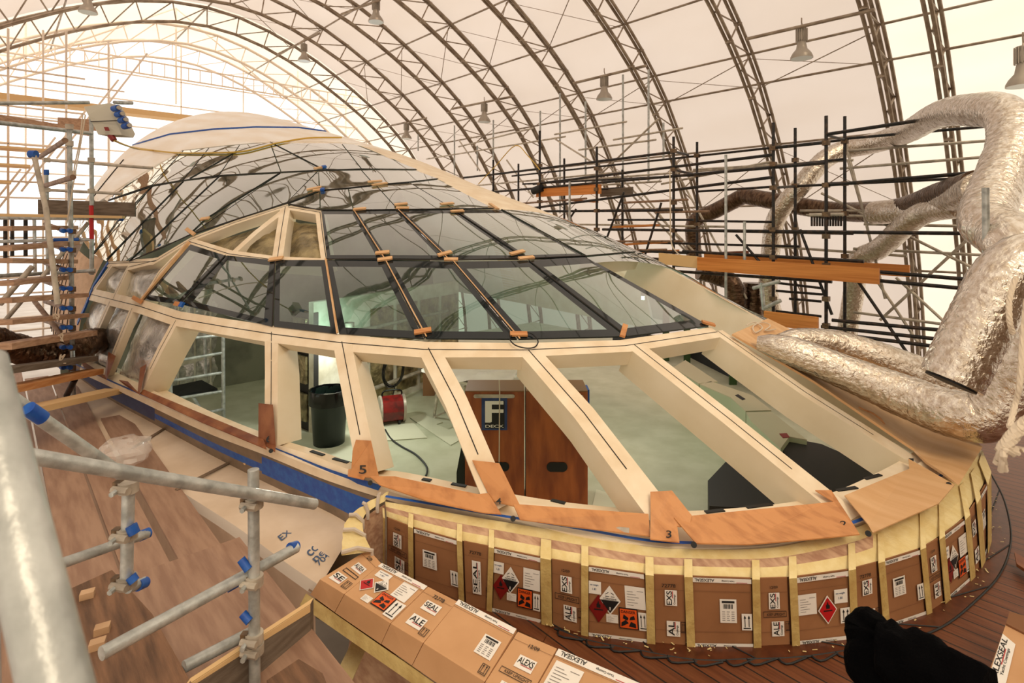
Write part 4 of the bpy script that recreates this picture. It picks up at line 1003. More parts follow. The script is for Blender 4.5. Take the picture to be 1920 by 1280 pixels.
e = empty('green_pillar', 'mossy green upright panels in the dark behind the bench modules', 'panel')
for u, v in ((1285,686), (1372,726), (1245,680)):
    p = PH(u, v, 3)+V((.12, .1, 0)); MB().obox(p, RV*.14, FV*.04, UP*1.15, 'moss').build('upright_panel', e, False)
# work lamp washing the inner wall white
wl_ = empty('work_lamp', 'small work lamp lighting the inner wall above the black bin', 'lamp')
lp = PD(655, 640, 8.0)+UP*.15
MB().tube([lp, lp+UP*.05], .06, 'lamp_on', 12).build('lens', wl_); MB().tube([lp+UP*.05, lp+UP*.12], .07, 'galv_dull', 12).build('housing', wl_)
l = bpy.data.lights.new('work_light', 'POINT'); l.energy = 60; l.color = (.93, 1, .88); l.shadow_soft_size = .06
lo_ = bpy.data.objects.new('work_light', l); COL.objects.link(lo_); lo_.location = lp-UP*.1-FV*.1; lo_.parent = wl_
for k, (x, y, z, en) in enumerate(((4.6, 6.2, -.55, 45), (6.2, 4.2, -.95, 42), (2.9, 8.2, -.6, 40))):  # bulbs added to brighten the interior floor
    e = empty('fill_bulb', 'small bare bulb strung under the dome, '+['behind the middle panes', 'behind the right lower panes', 'behind the left panes'][k], 'lamp', 'bulbs strung inside the dome', (x, y, z))
    MB().tube([(0, 0, 0), (0, 0, .05)], .022, 'lamp_on', 12).build('bulb', e); MB().tube([(0, 0, .05), (0, 0, .12)], .025, 'black', 10).build('holder', e)
    l = bpy.data.lights.new('fill_light', 'POINT'); l.energy = en; l.color = (1, 1, .90); l.shadow_soft_size = .12
    lo_ = bpy.data.objects.new('fill_light', l); COL.objects.link(lo_); lo_.location = (0, 0, -.08); lo_.parent = e
# ------------------------------------------------------------------ foil in the side windows
def foilwin(q, lab, m='foil_wall', dep=.11):
    N = 12; vs = []; b = MB()
    tl, t2, br, bl = q
    for j in range(N+1):
        for i in range(N+1):
            s, t = i/N, j/N
            u = (tl[0]*(1-s)+t2[0]*s)*(1-t)+(bl[0]*(1-s)+br[0]*s)*t; v = (tl[1]*(1-s)+t2[1]*s)*(1-t)+(bl[1]*(1-s)+br[1]*s)*t
            p = PS(u, v)
            if p is None: p = PH(u, v, 1.6)
            bl_ = math.sin(math.pi*s)*math.sin(math.pi*t); vs.append(p-nrm(p)*(dep-.07*bl_+.02*noise.noise(p*11)))
    b.add(vs, [(j*(N+1)+i, j*(N+1)+i+1, (j+1)*(N+1)+i+1, (j+1)*(N+1)+i) for j in range(N) for i in range(N)], m)
    return tag(b.build('foil_blanket'), lab, 'insulation', 'foil blankets behind the side windows')
foilwin([(188,495),(235,495),(212,548),(165,538)], 'small crumpled foil blanket in the upper rear side window')
foilwin([(240,485),(292,490),(262,560),(208,548)], 'crumpled silver foil blanket in the larger upper side window')
foilwin([(160,552),(205,562),(165,640),(135,620)], 'foil blanket behind the rearmost lower side window')
foilwin([(206,562),(252,572),(205,660),(160,650)], 'foil blanket in the lower side window where the duct enters')
foilwin([(165,645),(205,660),(196,705),(155,680)], 'foil blanket low in the side window under the duct')
foilwin([(250,580),(322,600),(262,728),(200,705)], 'tall quilted silver foil blanket in the lower side window', dep=.12)
foilwin([(360,450),(540,392),(515,482),(430,472)], 'dark gold foil blanket in the triangular openings of the dome', 'foil_dark', .12)
foilwin([(540,396),(602,402),(612,484),(520,484)], 'dark gold foil blanket beside the white post in the small dome opening', 'foil_dark', .14)
# ------------------------------------------------------------------ rosewood patterns on the sill
def patch(nm, pts, m, lab=None, up=.026, th=.006):
    P = [SP(u, v, up) for u, v in pts]; return MB().prism(P, (0, 0, th), m).build(nm, None, False)
def pattern(lab, pieces, num=None, m='rosewood'):
    e = empty('wooden_template', lab, 'wooden template', 'numbered wooden templates on the sill')
    for pts in pieces:
        o = patch('template_board', pts, m); o.parent = e
    if num:
        t, (u, v, w, h) = num; g = textgeo(t); b = MB(); pp = SP(u+w/2, v-h/2, .03).length; b.add([PD(u+p*w, v-q*h, 1)*((pp-.035)/PD(u+p*w, v-q*h, 1).length) for p, q in g[0]], g[1], 'ink'); b.build('pencil_number', e, False)
pattern('reddish wooden template at the sill foot of the post numbered 6', [[(490,757),(517,760),(523,835),(516,848),(490,826)], [(262,738),(275,730),(500,823),(500,843),(380,793)]], ('6', (499, 829, 10, 13)), 'redwood')
pattern('reddish wooden template at the foot of the post numbered 5', [[(672,826),(700,828),(716,895),(690,893),(682,900),(652,893),(658,880),(664,878),(666,846)]], ('5', (673, 888, 14, 16)))
pattern('long wooden template between the posts numbered 5 and 4', [[(698,892),(745,893),(900,927),(918,925),(940,965),(905,962),(800,940),(712,910)]], ('4', (930, 945, 10, 12)))
pattern('wooden template running down the post numbered 4 and along the sill', [[(888,866),(938,872),(980,952),(925,938)], [(965,945),(1215,968),(1218,1005),(1120,992),(975,975)]])
pattern('wooden template at the foot of the post numbered 3', [[(1218,928),(1258,926),(1295,972),(1290,992),(1268,990),(1274,1018),(1219,1012),(1219,970)]], ('3', (1249, 1008, 10, 14)))
pattern('wide wooden template between the posts numbered 3 and 2', [[(1262,975),(1560,948),(1525,926),(1555,926),(1590,968),(1612,1003),(1500,1014),(1400,1022),(1305,1020)]], ('2', (1575, 988, 12, 12)))
pattern('pale plywood template between the posts numbered 2 and 1', [[(1580,936),(1705,880),(1700,866),(1790,910),(1760,945),(1636,1000),(1628,985)]], ('1', (1704, 868, 9, 9)), 'plywood')
pattern('dark reddish template on the sill corner beside the tall foil window', [[(268,690),(280,683),(262,740),(240,722),(228,712),(245,715),(258,735)], [(208,660),(222,668),(200,712),(158,690),(152,680),(165,655),(172,658),(165,680),(196,704)]], None, 'redwood')
for k, (u, v) in enumerate(((694,905),(962,972),(1301,1021),(1628,1000),(1779,908),(508,845))):
    tag(MB().tube([SP(u, v, .005), SP(u, v, .03)], .016, 'black', 12).build('drain_socket'), 'small round black socket on the sill, '+['below the numeral 5', 'below the numeral 4', 'right of the numeral 3', 'right of the numeral 2', 'beside the numeral 1', 'below the numeral 6'][k], 'socket', 'black sockets along the sill')
for k, pts in enumerate(([(705,897),(785,912),(783,920),(710,903)], [(990,965),(1180,990),(1180,998),(1060,985),(992,972)])):
    patch('grey_tape', pts, 'galv_dull', up=.024, th=.002).parent = house
# wooden packers on the glass
PK = [(598,360,10,-5,'blue'),(590,357,14,-12,''),(703,344,13,-5,''),(712,349,14,-8,''),(752,387,12,-6,''),(755,394,12,0,''),(675,396,12,-5,''),(838,386,12,-5,''),(857,400,12,-3,''),(718,478,13,-5,''),(723,490,14,-8,''),(834,480,13,-15,''),(846,491,13,0,''),(969,478,13,-14,''),(986,488,14,-6,''),(794,625,16,-10,''),(972,631,16,0,''),(1168,625,11,-75,''),(1326,611,12,15,''),(520,489,13,-8,''),(387,413,8,-8,''),(360,437,9,35,''),(925,391,9,35,''),(340,572,8,10,''),(262,563,9,30,''),(600,318,11,-10,'')]
where = ['with blue tape at the top seam', 'left of the first upper seam crossing', 'on the top seam crossing', 'just below the top seam crossing', 'above the middle seam', 'on the middle seam', 'beside the left opening on the middle seam', 'above the middle seam to the right', 'below the middle seam to the right', 'above the lower seam, first from the left', 'below the lower seam, first from the left', 'above the lower seam, middle', 'below the lower seam, middle', 'above the lower seam, right', 'below the lower seam, right', 'at the lower glass edge over post 4', 'at the lower glass edge over post 3', 'standing upright at the lower glass edge over post 2', 'at the right corner of the lower glass', 'under the small dome opening', 'halfway down the left dome seam', 'at the foot of the left dome seam', 'at the right end of the middle seam', 'with blue tape at the lower left glass edge', 'at the left corner of the lower glass', 'in blue tape on the highest seam']
for (u, v, l, ang, bl), w in zip(PK, where):
    p = SP(u, v, .02); n = nrm(p); a = math.radians(ang)
    q = SP(u+l*math.cos(a), v+l*math.sin(a), .02); d = (q-p); e = n.cross(d).normalized()*.022
    k = empty('wooden_packer', 'small pale wooden packer '+w, 'wooden packer', 'wooden packers on the dome glass')
    MB().obox(p-d-e, d*2, e*2, n*.018, 'plywood' if v < 560 else 'timber').build('block', k, False)
    if bl or 'blue' in w: MB().obox(p+d*.4-e*1.2, d*.7, e*2.4, n*.024, 'blue').build('blue_tape', k, False)
# plywood sheet laid over the last bay
ps = empty('plywood_sheet', 'long plywood sheet laid over the last dome opening under the foil duct', 'plywood')
LE = [SP(u, v, .03) for u, v in poly2([(1369,634),(1520,722),(1680,832),(1792,907)], 4)]; RE = [SP(u, v, .03) for u, v in poly2([(1436,604),(1560,665),(1700,742),(1838,836)], 4)]
b = MB(); nn_ = [nrm(p)*.018 for p in LE]
for k in range(len(LE)-1): b.hexa([LE[k], LE[k+1], RE[k+1], RE[k], LE[k]+nn_[k], LE[k+1]+nn_[k+1], RE[k+1]+nn_[k+1], RE[k]+nn_[k]], 'plywood')
b.build('sheet', ps, False)
MB().tube([SP(u, v, .045) for u, v in ((1604,771),(1612,775),(1630,782),(1645,793),(1652,803))], .008, 'rosewood', 5).build('tape_mark', ps)
# cables on the glass
def onl(nm, P, r, m, up, lab, cat):
    return tag(MB().tube(spline([SP(u, v, up) for u, v in P], 5), r, m, 6).build(nm), lab, cat)
onl('yellow_cable', [(250,278),(300,286),(345,290),(400,290),(460,287),(520,272),(580,262),(640,261)], .014, 'yellow', .03, 'thin yellow cable crossing the glass dome from the socket box', 'cable')
onl('thin_cable', [(962,632),(955,640),(965,652),(985,658),(1002,656),(1008,645),(998,632),(985,628)], .005, 'black', .03, 'thin black wire looped over the top of post 3', 'cable')
onl('string_tangle', [(1395,618),(1410,612),(1425,622),(1412,632),(1408,620),(1425,612),(1440,618),(1430,628),(1450,625)], .006, 'rope', .05, 'tangled white string on the plywood sheet', 'string')
# ------------------------------------------------------------------ foil ducts
def duct(name, P, R, m, lab, seg=56, crump=.038, step=10, capped=True, group='foil air ducts', hole=False):
    pts = spline([PD(*p) for p in P], step); n = len(pts)
    f = []
    tot = 0; acc = [0]
    for a, c in zip(pts, pts[1:]): tot += (c-a).length; acc.append(tot)
    # resample finely
    m2 = max(30, int(tot/.022)); q = []; j = 0
    for i in range(m2+1):
        s = tot*i/m2
        while j < n-2 and acc[j+1] < s: j += 1
        t = (s-acc[j])/max(acc[j+1]-acc[j], 1e-6); q.append(pts[j].lerp(pts[j+1], t))
    Rs = R if isinstance(R, list) else [(0, R), (1, R)]
    sd = random.uniform(0, 50)
    def rr(i, k):
        s = i/m2; r = interp(Rs, s); a = 2*math.pi*k/seg; L = tot*s
        nz = noise.noise(V((math.cos(a)*1.6, math.sin(a)*1.6, L*7+sd)))*.5+noise.noise(V((math.cos(a)*2.2, math.sin(a)*2.2, L*38+1.2*math.sin(a*2)+sd)))*.75+.25*noise.noise(V((math.cos(a)*6, math.sin(a)*6, L*60+sd)))
        return r*(1+crump*nz+.012*math.sin(L*90))
    B_ = MB().tube(q, 1, m, seg, capped, rr)
    if hole: t_ = (q[1]-q[0]).normalized(); B_.tube([q[0]-t_*.012, q[0]-t_*.002], Rs[0][1]*.80, 'black', 24)
    o = B_.build(name)
    at = o.data.attributes.new('duct', 'FLOAT_VECTOR', 'POINT'); nv = len(o.data.vertices)
    co = [0.0]*(nv*3)
    for vi in range(nv):
        i, k = divmod(vi, seg); a_ = 2*math.pi*k/seg; co[vi*3:vi*3+3] = [math.cos(a_)*1.5, math.sin(a_)*1.5, tot*min(i, m2)/m2]
    at.data.foreach_set('vector', co)
    return tag(o, lab, 'duct', group)
duct('foil_duct', [(1420,643,4.86),(1450,648,4.8),(1500,664,4.72),(1600,704,4.55),(1700,744,4.35),(1790,776,4.1),(1850,778,3.98),(1900,730,3.9),(1960,640,3.8)], [(0,.06),(.04,.09),(.12,.125),(.3,.14),(.5,.165),(1,.19)], 'foil', 'big silver foil duct lying along the plywood sheet with a pinched end')
duct('foil_duct', [(1460,638,5.1),(1560,646,5.2),(1640,668,5.1),(1740,708,4.9),(1830,745,4.7),(1900,735,4.5)], [(0,.06),(.1,.12),(.4,.14),(1,.17)], 'foil', 'second silver foil duct lying just behind the big one on the plywood')
duct('foil_duct', [(1783,715,3.4),(1812,655,3.4),(1850,580,3.4),(1885,520,3.4),(1935,488,3.4),(2000,520,3.4)], [(0,.165),(1,.175)], 'foil', 'silver foil duct hanging with its cut end just above the plywood sheet', hole=True)
duct('foil_duct', [(1845,795,4.4),(1890,745,4.3),(1915,650,4.2),(1940,550,4.2),(1975,440,4.2)], .19, 'foil', 'crumpled foil duct rising at the right edge of the photo')
duct('foil_duct', [(1590,278,10),(1640,268,9.5),(1700,248,8.6),(1760,215,7.2),(1820,206,6.2),(1880,212,5.5),(1897,260,5.2),(1880,320,5.0),(1858,375,4.8),(1850,415,4.6),(1880,438,4.4),(1910,470,4.2),(1960,540,4.1)], [(0,.17),(.4,.17),(.6,.18),(1,.2)], 'foil', 'long foil duct crossing the upper scaffold and bending down at the right')
duct('foil_duct', [(1592,276,10),(1545,300,10),(1500,350,10),(1470,385,10.2),(1452,420,10.4),(1445,470,10.5),(1440,540,10.6),(1452,600,10.6)], .165, 'foil', 'foil duct descending behind the two tall black standards')
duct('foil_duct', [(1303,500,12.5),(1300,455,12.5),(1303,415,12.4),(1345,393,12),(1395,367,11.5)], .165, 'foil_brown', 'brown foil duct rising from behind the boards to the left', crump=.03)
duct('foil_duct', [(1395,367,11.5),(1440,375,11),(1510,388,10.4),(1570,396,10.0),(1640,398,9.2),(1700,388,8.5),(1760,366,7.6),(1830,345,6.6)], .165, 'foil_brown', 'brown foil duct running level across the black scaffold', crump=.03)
duct('foil_duct', [(1640,399,9.1),(1720,392,8.3),(1780,375,7.4),(1840,352,6.4)], .19, 'foil', 'smooth silver foil duct rising to the right bend, nearest of the level ducts')
duct('foil_duct', [(1800,385,7.2),(1740,396,7.8),(1700,420,8.2),(1650,465,9.0),(1608,488,9.4),(1602,540,9.6),(1592,600,9.8),(1586,640,9.8)], .16, 'foil', 'foil duct dropping steeply beyond the orange timbers')
duct('foil_duct', [(1960,300,6.4),(1915,350,6.0),(1895,420,5.6),(1940,470,5.4)], .22, 'foil', 'foil duct cut by the right edge of the photo, behind the long bent duct')
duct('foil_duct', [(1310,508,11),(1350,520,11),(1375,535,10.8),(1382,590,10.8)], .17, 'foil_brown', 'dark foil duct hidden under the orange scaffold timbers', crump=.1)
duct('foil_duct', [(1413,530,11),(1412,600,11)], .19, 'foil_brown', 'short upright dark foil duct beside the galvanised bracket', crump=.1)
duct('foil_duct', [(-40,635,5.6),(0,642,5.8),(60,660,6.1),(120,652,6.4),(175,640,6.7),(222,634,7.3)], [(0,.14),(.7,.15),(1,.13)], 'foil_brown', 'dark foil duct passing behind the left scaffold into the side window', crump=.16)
rp = empty('frayed_rope', 'white twisted rope with a frayed knot hanging at the right edge of the photo', 'rope')
def twist(P, r, par, nm='rope_strand'):
    q = spline([PD(*p) for p in P], 10)
    for ph in (0, 2.1, 4.2):
        MB().tube([p+V((math.cos(i*.9+ph), math.sin(i*.9+ph), .3*math.cos(i*.9+ph)))*r*.6 for i, p in enumerate(q)], r, 'rope', 6).build(nm, par)
twist([(1905,520,2.6),(1893,560,2.55),(1893,600,2.5),(1899,625,2.5)], .008, rp); twist([(1925,560,2.0),(1917,640,1.95),(1912,720,1.9),(1903,760,1.9),(1893,800,1.8)], .006, rp); twist([(1940,780,1.3),(1915,800,1.3),(1895,822,1.3),(1880,845,1.3)], .010, rp)
for k in range(14):
    a = random.uniform(-2.6, .4); L = random.uniform(18, 42)
    P = [(1882,842,1.3),(1882+L*.5*math.cos(a)+random.uniform(-4,4),842-L*.5*math.sin(a),1.3+random.uniform(-.02,.02)),(1882+L*math.cos(a),842-L*math.sin(a)*.9+5,1.3)]
    MB().tube(spline([PD(*p) for p in P], 4), .006, 'rope', 5).build('frayed_end', rp)
# ------------------------------------------------------------------ scaffold on the right
def coup(b, p, s=.05, m='coupler'):
    b.box((p[0]-s, p[1]-s, p[2]-s*.8), (p[0]+s, p[1]+s, p[2]+s*.8), m)
def tubesL(par, name, L, segs, r, m):
    for s in segs:
        (u0, v0, u1, v1) = s[:4]; L0 = s[4] if len(s) > 4 else L; L1 = s[5] if len(s) > 5 else L0
        tb(name, PL(u0, v0, L0), PL(u1, v1, L1), r, m, par, 8)
scA = empty('black_scaffold', 'black painted tube scaffold along the right side of the boat', 'scaffold')
LA, LB = 9.2, 10.2
def std(par, L, cols, r, m):
    for u, v0, v1 in cols:
        a = PL(u, v0, L); z = PL(u, v1, L).z; MB().tube([a, V((a.x, a.y, z))], r, m, 8).build('standard', par)
        for v in LV.get(u, []):
            b = MB(); coup(b, PL(u, v, L), .045); b.build('coupler', par)
LV = {1549: [268,347,402,443,497,560,610], 1450: [278,308,352,430,482,560], 1584: [265,344,400,480], 1491: [300,348,430,520], 1263: [283,318,380,432,480], 1119: [316,355,395,430], 1307: [292,328,420], 1012: [310,345,378], 1860: [205], 1755: []}
std(scA, LA, [(925,300,420),(1012,245,440),(1119,275,510),(1263,256,560),(1450,230,640),(1549,217,720)], .026, 'black_tube')
std(scA, LB, [(972,307,400),(1058,297,470),(1167,318,520),(1307,266,500),(1491,240,700),(1584,218,690),(1361,360,420)], .026, 'black_tube')
tubesL(scA, 'ledger', LA, [(925,327,1263,285),(925,327,870,333),(1263,284,1290,290,9.2,10.2),(1000,345,1450,290),(900,362,1550,305),(960,395,1450,332),(1450,277,1549,267),(1549,252,1860,205),(1549,347,1850,322),(1130,430,1850,438),(1020,396,1280,394),(1200,484,1620,510),(1280,471,1620,490),(1262,497,1549,517),(1549,517,1800,540),(1262,508,1560,528),(1560,600,1800,622),(1540,612,1800,640),(1560,625,1800,655),(1190,470,1290,474),(1500,497,1830,525)], .026, 'black_tube')
tubesL(scA, 'ledger', LB, [(960,330,1310,292),(980,345,1310,328),(1310,292,1584,262),(1307,328,1584,298),(1307,359,1450,350),(1491,349,1830,333),(1584,260,1860,236),(1549,344,1800,335),(1280,432,1600,438),(1307,414,1450,416),(1480,560,1540,565),(1455,583,1540,593),(1455,530,1540,540),(1455,545,1545,552),(1220,455,1500,462),(1140,412,1300,412)], .022, 'black_tube')
tubesL(scA, 'transom', LA, [(1549,253,1584,262,9.2,10.2),(1450,352,1491,349,9.2,10.2),(1263,318,1307,328,9.2,10.2),(1119,355,1167,352,9.2,10.2)], .022, 'black_tube')
tubesL(scA, 'brace', LA, [(1170,360,1110,520),(1080,392,1040,452),(1240,380,1190,540),(1500,430,1560,590),(1380,440,1450,520),(1590,500,1700,660)], .022, 'black_tube')
scB = empty('galvanised_scaffold', 'bare galvanised tubes standing taller among the black scaffold', 'scaffold')
std(scB, LB+.4, [(1050,175,400),(1068,340,440),(1168,140,420),(1216,130,340),(1013,208,260),(852,235,345),(925,225,330),(1098,190,360),(1244,230,300),(784,252,283),(895,273,320)], .024, 'galv')
std(scB, LA-.15, [(1361,290,560),(1068,340,440),(1396,415,500)], .024, 'galv')
MB().tube([PD(1848,352,4.3), PD(1849,478,4.3)], .024, 'galv', 14).build('standard', scB)
tubesL(scB, 'ledger', LB+.3, [(800,298,1060,256),(860,275,1000,240),(1040,252,1175,228),(1085,281,1230,262),(1150,262,1280,240),(870,350,1170,322),(900,360,1240,340),(990,345,1450,310),(1040,420,1360,425),(1240,345,1450,302),(1300,318,1600,300),(1584,283,1850,264),(1575,316,1850,294),(1500,395,1840,395),(1512,403,1840,408),(1620,420,1810,424),(1450,462,1700,480),(1600,466,1840,478),(1600,585,1800,612)], .022, 'galv_dull')
tubesL(scB, 'brace', LB+.3, [(1100,352,1235,222),(1262,310,1400,560),(1140,310,1300,470),(1180,330,1290,470),(1540,362,1830,505),(1584,262,1660,560),(1840,425,1650,600),(1680,520,1800,630),(1620,490,1720,640),(1590,300,1625,420),(1120,310,1040,260),(1165,345,1285,470),(950,300,1000,370),(860,262,900,320)], .022, 'galv_dull')
tubesL(scB, 'transom', 9.2, [(970,382,1100,372),(1040,453,1280,452),(1130,470,1250,468),(1170,380,1290,374),(1230,398,1330,396)], .022, 'rust_tube')
rl = empty('ladder', 'short aluminium ladder bracket standing by the upright dark duct', 'ladder')
for a, c in (((1428,530),(1432,580)), ((1412,540),(1462,527)), ((1432,578),(1464,563))): tb('rail', PL(*a, 8.9), PL(*c, 8.9), .03, 'galv', rl)
fan = empty('rack_of_rods', 'short black grille of upright rods under the brown duct', 'grille')
for k in range(12): tb('rod', PL(1522+k*5, 404, 9.6), PL(1522+k*5, 424, 9.6), .016, 'black_tube', fan)
tb('rail', PL(1518,403,9.6), PL(1582,402,9.6), .03, 'galv_dull', fan)
def plank(name, p0, p1, L, h, m, lab, th=.05, grp='timber toe boards of the right scaffold', L1=None, end=None):
    a, c = PL(*p0, L), PL(*p1, L1 or L); e = tag(MB().obox(a, c-a, V((th, 0, 0)), UP*-h, m).build(name, None, False), lab, 'board', grp); return e
plank('scaffold_board', (1307,482), (1648,503), 8.9, .22, 'orange_timber', 'long orange timber toe board in front of the black standards')
plank('scaffold_board', (1320,476), (1705,497), 9.6, .17, 'orange_timber', 'orange timber toe board just behind the longest one, reaching furthest right')
plank('scaffold_board', (1235,474), (1307,481), 8.95, .2, 'board_end', 'pale short timber board at the left end of the orange toe boards')
plank('scaffold_board', (1432,583), (1533,595), 8.5, .20, 'orange_timber', 'short orange timber board above the plywood sheet')
plank('scaffold_board', (1005,353), (1125,345), 9.2, .20, 'orange_timber', 'orange timber board beside the black wrapped joint high on the scaffold')
plank('scaffold_board', (1125,356), (1185,350), 9.6, .15, 'board_grey', 'grey timber board right of the high orange board')
plank('scaffold_board', (1350,472), (1402,470), 10, .25, 'redwood', 'short brown timber block behind the orange toe boards')
for k, (a, c, lab) in enumerate((((1145,424),(1225,420),'thin brown board lying on the tubes below the high orange board'), ((1160,457),(1240,452),'thin brown board lying lower among the tubes left of the tall standard'), ((1180,472),(1262,468),'thin brown board lying nearest the dome edge'), ((1060,373),(1110,376),'thin reddish board under the high orange board'))):
    plank('scaffold_board', a, c, 9.3, .04, 'orange_timber', lab, .22)
tag(MB().tube([PL(1000,358,9.15), PL(1016,352,9.15)], .09, 'black', 10).build('wrapped_joint'), 'black plastic wrapped scaffold joint at the left end of the high orange board', 'joint')
for k, (P, lab) in enumerate((([(1256,318),(1257,400),(1260,460),(1285,485)], 'pale rope hanging beside the tall black standard'), ([(897,345),(930,310),(966,273),(990,292),(1012,318)], 'yellow cord strung in a peak between the tubes beyond the dome'))):
    tag(MB().tube(spline([PL(u, v, 9.1) for u, v in P], 5), .012, 'rope' if k == 0 else 'yellow', 5).build('rope'), lab, 'rope')
# ------------------------------------------------------------------ scaffold and boards at the left
scL = empty('stair_scaffold', 'galvanised tube scaffold tower at the left beside the boat', 'scaffold')
def tD(name, a, c, r, m, par=scL): return tb(name, PD(*a), PD(*c), r, m, par, 12)
tD('standard', (130,235,6.3), (137,740,6.3), .0242, 'galv'); tD('standard', (171,205,7.2), (172,385,7.2), .0242, 'galv'); tD('standard', (171,385,7.2), (172,448,7.2), .0245, 'red'); tD('standard', (172,448,7.2), (172,515,7.2), .0242, 'galv')
tD('standard', (87,322,7.7), (90,515,7.7), .024, 'galv'); tD('standard', (64,408,9), (66,512,9), .024, 'galv'); tD('standard', (48,408,9.6), (48,480,9.6), .03, 'black_tube'); tD('standard', (23,408,10), (23,480,10), .03, 'black_tube'); tD('standard', (10,408,10), (10,490,10), .03, 'black_tube')
tD('brace', (64,292,5.2), (86,390,5.2), .022, 'galv_dull'); tD('brace', (86,390,5.2), (108,570,5.2), .023, 'galv_dull')
tD('ledger', (-20,228,5.6), (172,250,7.2), .0242, 'galv'); tD('ledger', (-20,194,6.5), (168,192,7.2), .022, 'galv'); tD('ledger', (215,192,7), (247,193,7.4), .024, 'galv')
tD('ledger', (88,300,7.7), (286,315,7.9), .021, 'galv_dull'); tD('ledger', (88,356,7.7), (228,363,7.9), .021, 'galv_dull'); tD('ledger', (-20,408,7), (228,410,7.5), .024, 'galv'); tD('ledger', (-20,453,7), (172,449,7.2), .022, 'galv')
tD('ledger', (-20,518,6.2), (90,512,7), .024, 'galv'); tD('ledger', (100,512,7), (178,507,7.1), .022, 'galv')
tD('putlog', (75,294,6.6), (122,263,5.4), .026, 'rust_tube'); tD('putlog', (78,350,6.6), (137,332,5.4), .026, 'rust_tube')
tD('brace', (165,418,7.3), (10,600,6.4), .024, 'galv_dull'); tD('brace', (60,500,6.6), (0,570,6.2), .03, 'galv_dull')
tD('putlog', (65,565,6.8), (125,640,5.9), .026, 'rust_tube')
for y in (432,467,505,540,577,613,650,688):
    tD('putlog', (85,y-12,6.9), (122,y,6.0), .025, 'rust_tube')
    k = MB(); 
    for dx in (-4, 4): k.tube([PD(122+dx*1.6,y,5.95), PD(126+dx*1.6,y+1,5.92)], .024, 'blue', 10)
    k.build('blue_cap', scL); b = MB(); coup(b, PD(135,y+2,6.26), .034); b.build('coupler', scL)
for u, v, d in ((130,238,6.3),(130,269,6.3),(135,325,6.3),(171,300,7.2),(171,358,7.2),(172,508,7.15),(88,300,7.7),(88,356,7.7)):
    b = MB(); coup(b, PD(u, v, d), .036, 'galv_dull'); b.build('coupler', scL)
tD('brace_cap', (56,289,5.2), (68,289,5.2), .035, 'blue'); tD('brace_cap', (87,318,7.7), (87,328,7.7), .03, 'blue'); tD('brace_cap', (222,410,7.5), (230,410,7.5), .03, 'blue')
tD('wrapped_tube', (100,450,7), (148,449,7.15), .024, 'blue'); tD('putlog', (125,741,6.2), (140,712,6.0), .03, 'black_tube')
def bd(a, c, h, th, m, lab, nm='scaffold_board', grp='scaffold boards at the left'):
    A_, C_ = PD(*a), PD(*c); s = (C_-A_).cross(UP).normalized()*th
    return tag(MB().obox(A_, C_-A_, s, UP*-h, m).build(nm, None, False), lab, 'board', grp)
bd((74,374,7.3),(255,380,7.6),.19,.04,'board_grey','grey weathered toe board on edge above the left tower deck')
bd((-20,400,6.9),(235,405,7.5),.035,.22,'board_end','pale edge of boards resting on the tube under the grey toe board')
for k, (y0, y1, x1, m) in enumerate(((424,423,110,'board'),(462,452,112,'board'),(484,487,108,'board'),(528,517,95,'board'),(560,550,130,'board'),(601,588,130,'board'),(645,620,146,'board'),(690,668,148,'board_grey'),(728,692,158,'timber'),(775,728,196,'board_end'))):
    bd((-25,y0,5.3-k*.05),(x1,y1,6.5-k*.03),.045+.012*(k > 5),.2,m,['uppermost tread board of the left tower, just below the pale deck edge','second tread board down the left tower','third tread board down the left tower, beside the second putlog','fourth tread board down the left tower, above the black braces','tread board tied beside the topmost pair of blue caps','tread board just above the dark foil duct','pale tread board crossing in front of the dark foil duct','weathered tread board just below the dark foil duct','orange tread board below the weathered one','lowest pale board, ending under the foot of the tall standard'][k])
for k, (u, v) in enumerate(((105,592),(112,632),(118,672))):
    P = [PD(u+random.uniform(-7,7), v+random.uniform(-9,9), 5.7) for _ in range(8)]; tag(MB().tube(spline(P, 4), .006, 'rope', 5).build('lashing'), 'white string lashing '+['above the dark foil duct', 'on the pale board in front of the duct', 'below the dark foil duct'][k], 'string', 'string lashings')
# toe boards further back
bd((-20,212,8.5),(170,243,10),.12,.04,'board','orange toe board behind the upper left tube rail'); bd((108,220,10.5),(200,226,11.5),.22,.04,'board','broad brown board behind the grey socket box')
# socket box
sb = empty('socket_box', 'pale grey power socket box hanging tilted from the left scaffold', 'socket box')
q = [PD(158,200,5.2), PD(206,193,5.2), PD(228,252,5.2), PD(184,252,5.2)]
MB().prism([PD(157,200,5.2), PD(206,193,5.25), PD(232,246,5.25), PD(228,253,5.2), PD(184,252,5.15), PD(165,215,5.15)], FV*.16, 'box_grey').build('case', sb, False)
MB().tube([PD(170,228,5.14), PD(222,226,5.19)], .004, 'seam', 4).build('lid_joint', sb)
MB().prism([PD(195,238,5.14), PD(203,238,5.15), PD(206,245,5.15), PD(198,245,5.14)], FV*-.004, 'dark_red').build('warning_label', sb, False)
for k in range(4):
    u, v = 213+k*6.5, 204+k*11; s = MB().tube([PD(u, v, 5.2), PD(u+9, v-2, 5.15)], .028, 'blue', 14); s.build('socket', sb); MB().tube([PD(u+9, v-2, 5.15), PD(u+11, v-2.5, 5.14)], .020, 'lamp_grey', 12).build('socket_cap', sb)
MB().tube([PD(207,253,5.2), PD(214,263,5.2)], .026, 'dark_red', 10).build('plug', sb)
tag(MB().tube(spline([PD(214,263,5.2), PD(235,272,7), PD(262,280,9)]+[SP(290,285,.04)], 6), .012, 'yellow', 6).build('yellow_lead'), 'yellow lead running from the red plug of the socket box to the dome', 'cable')
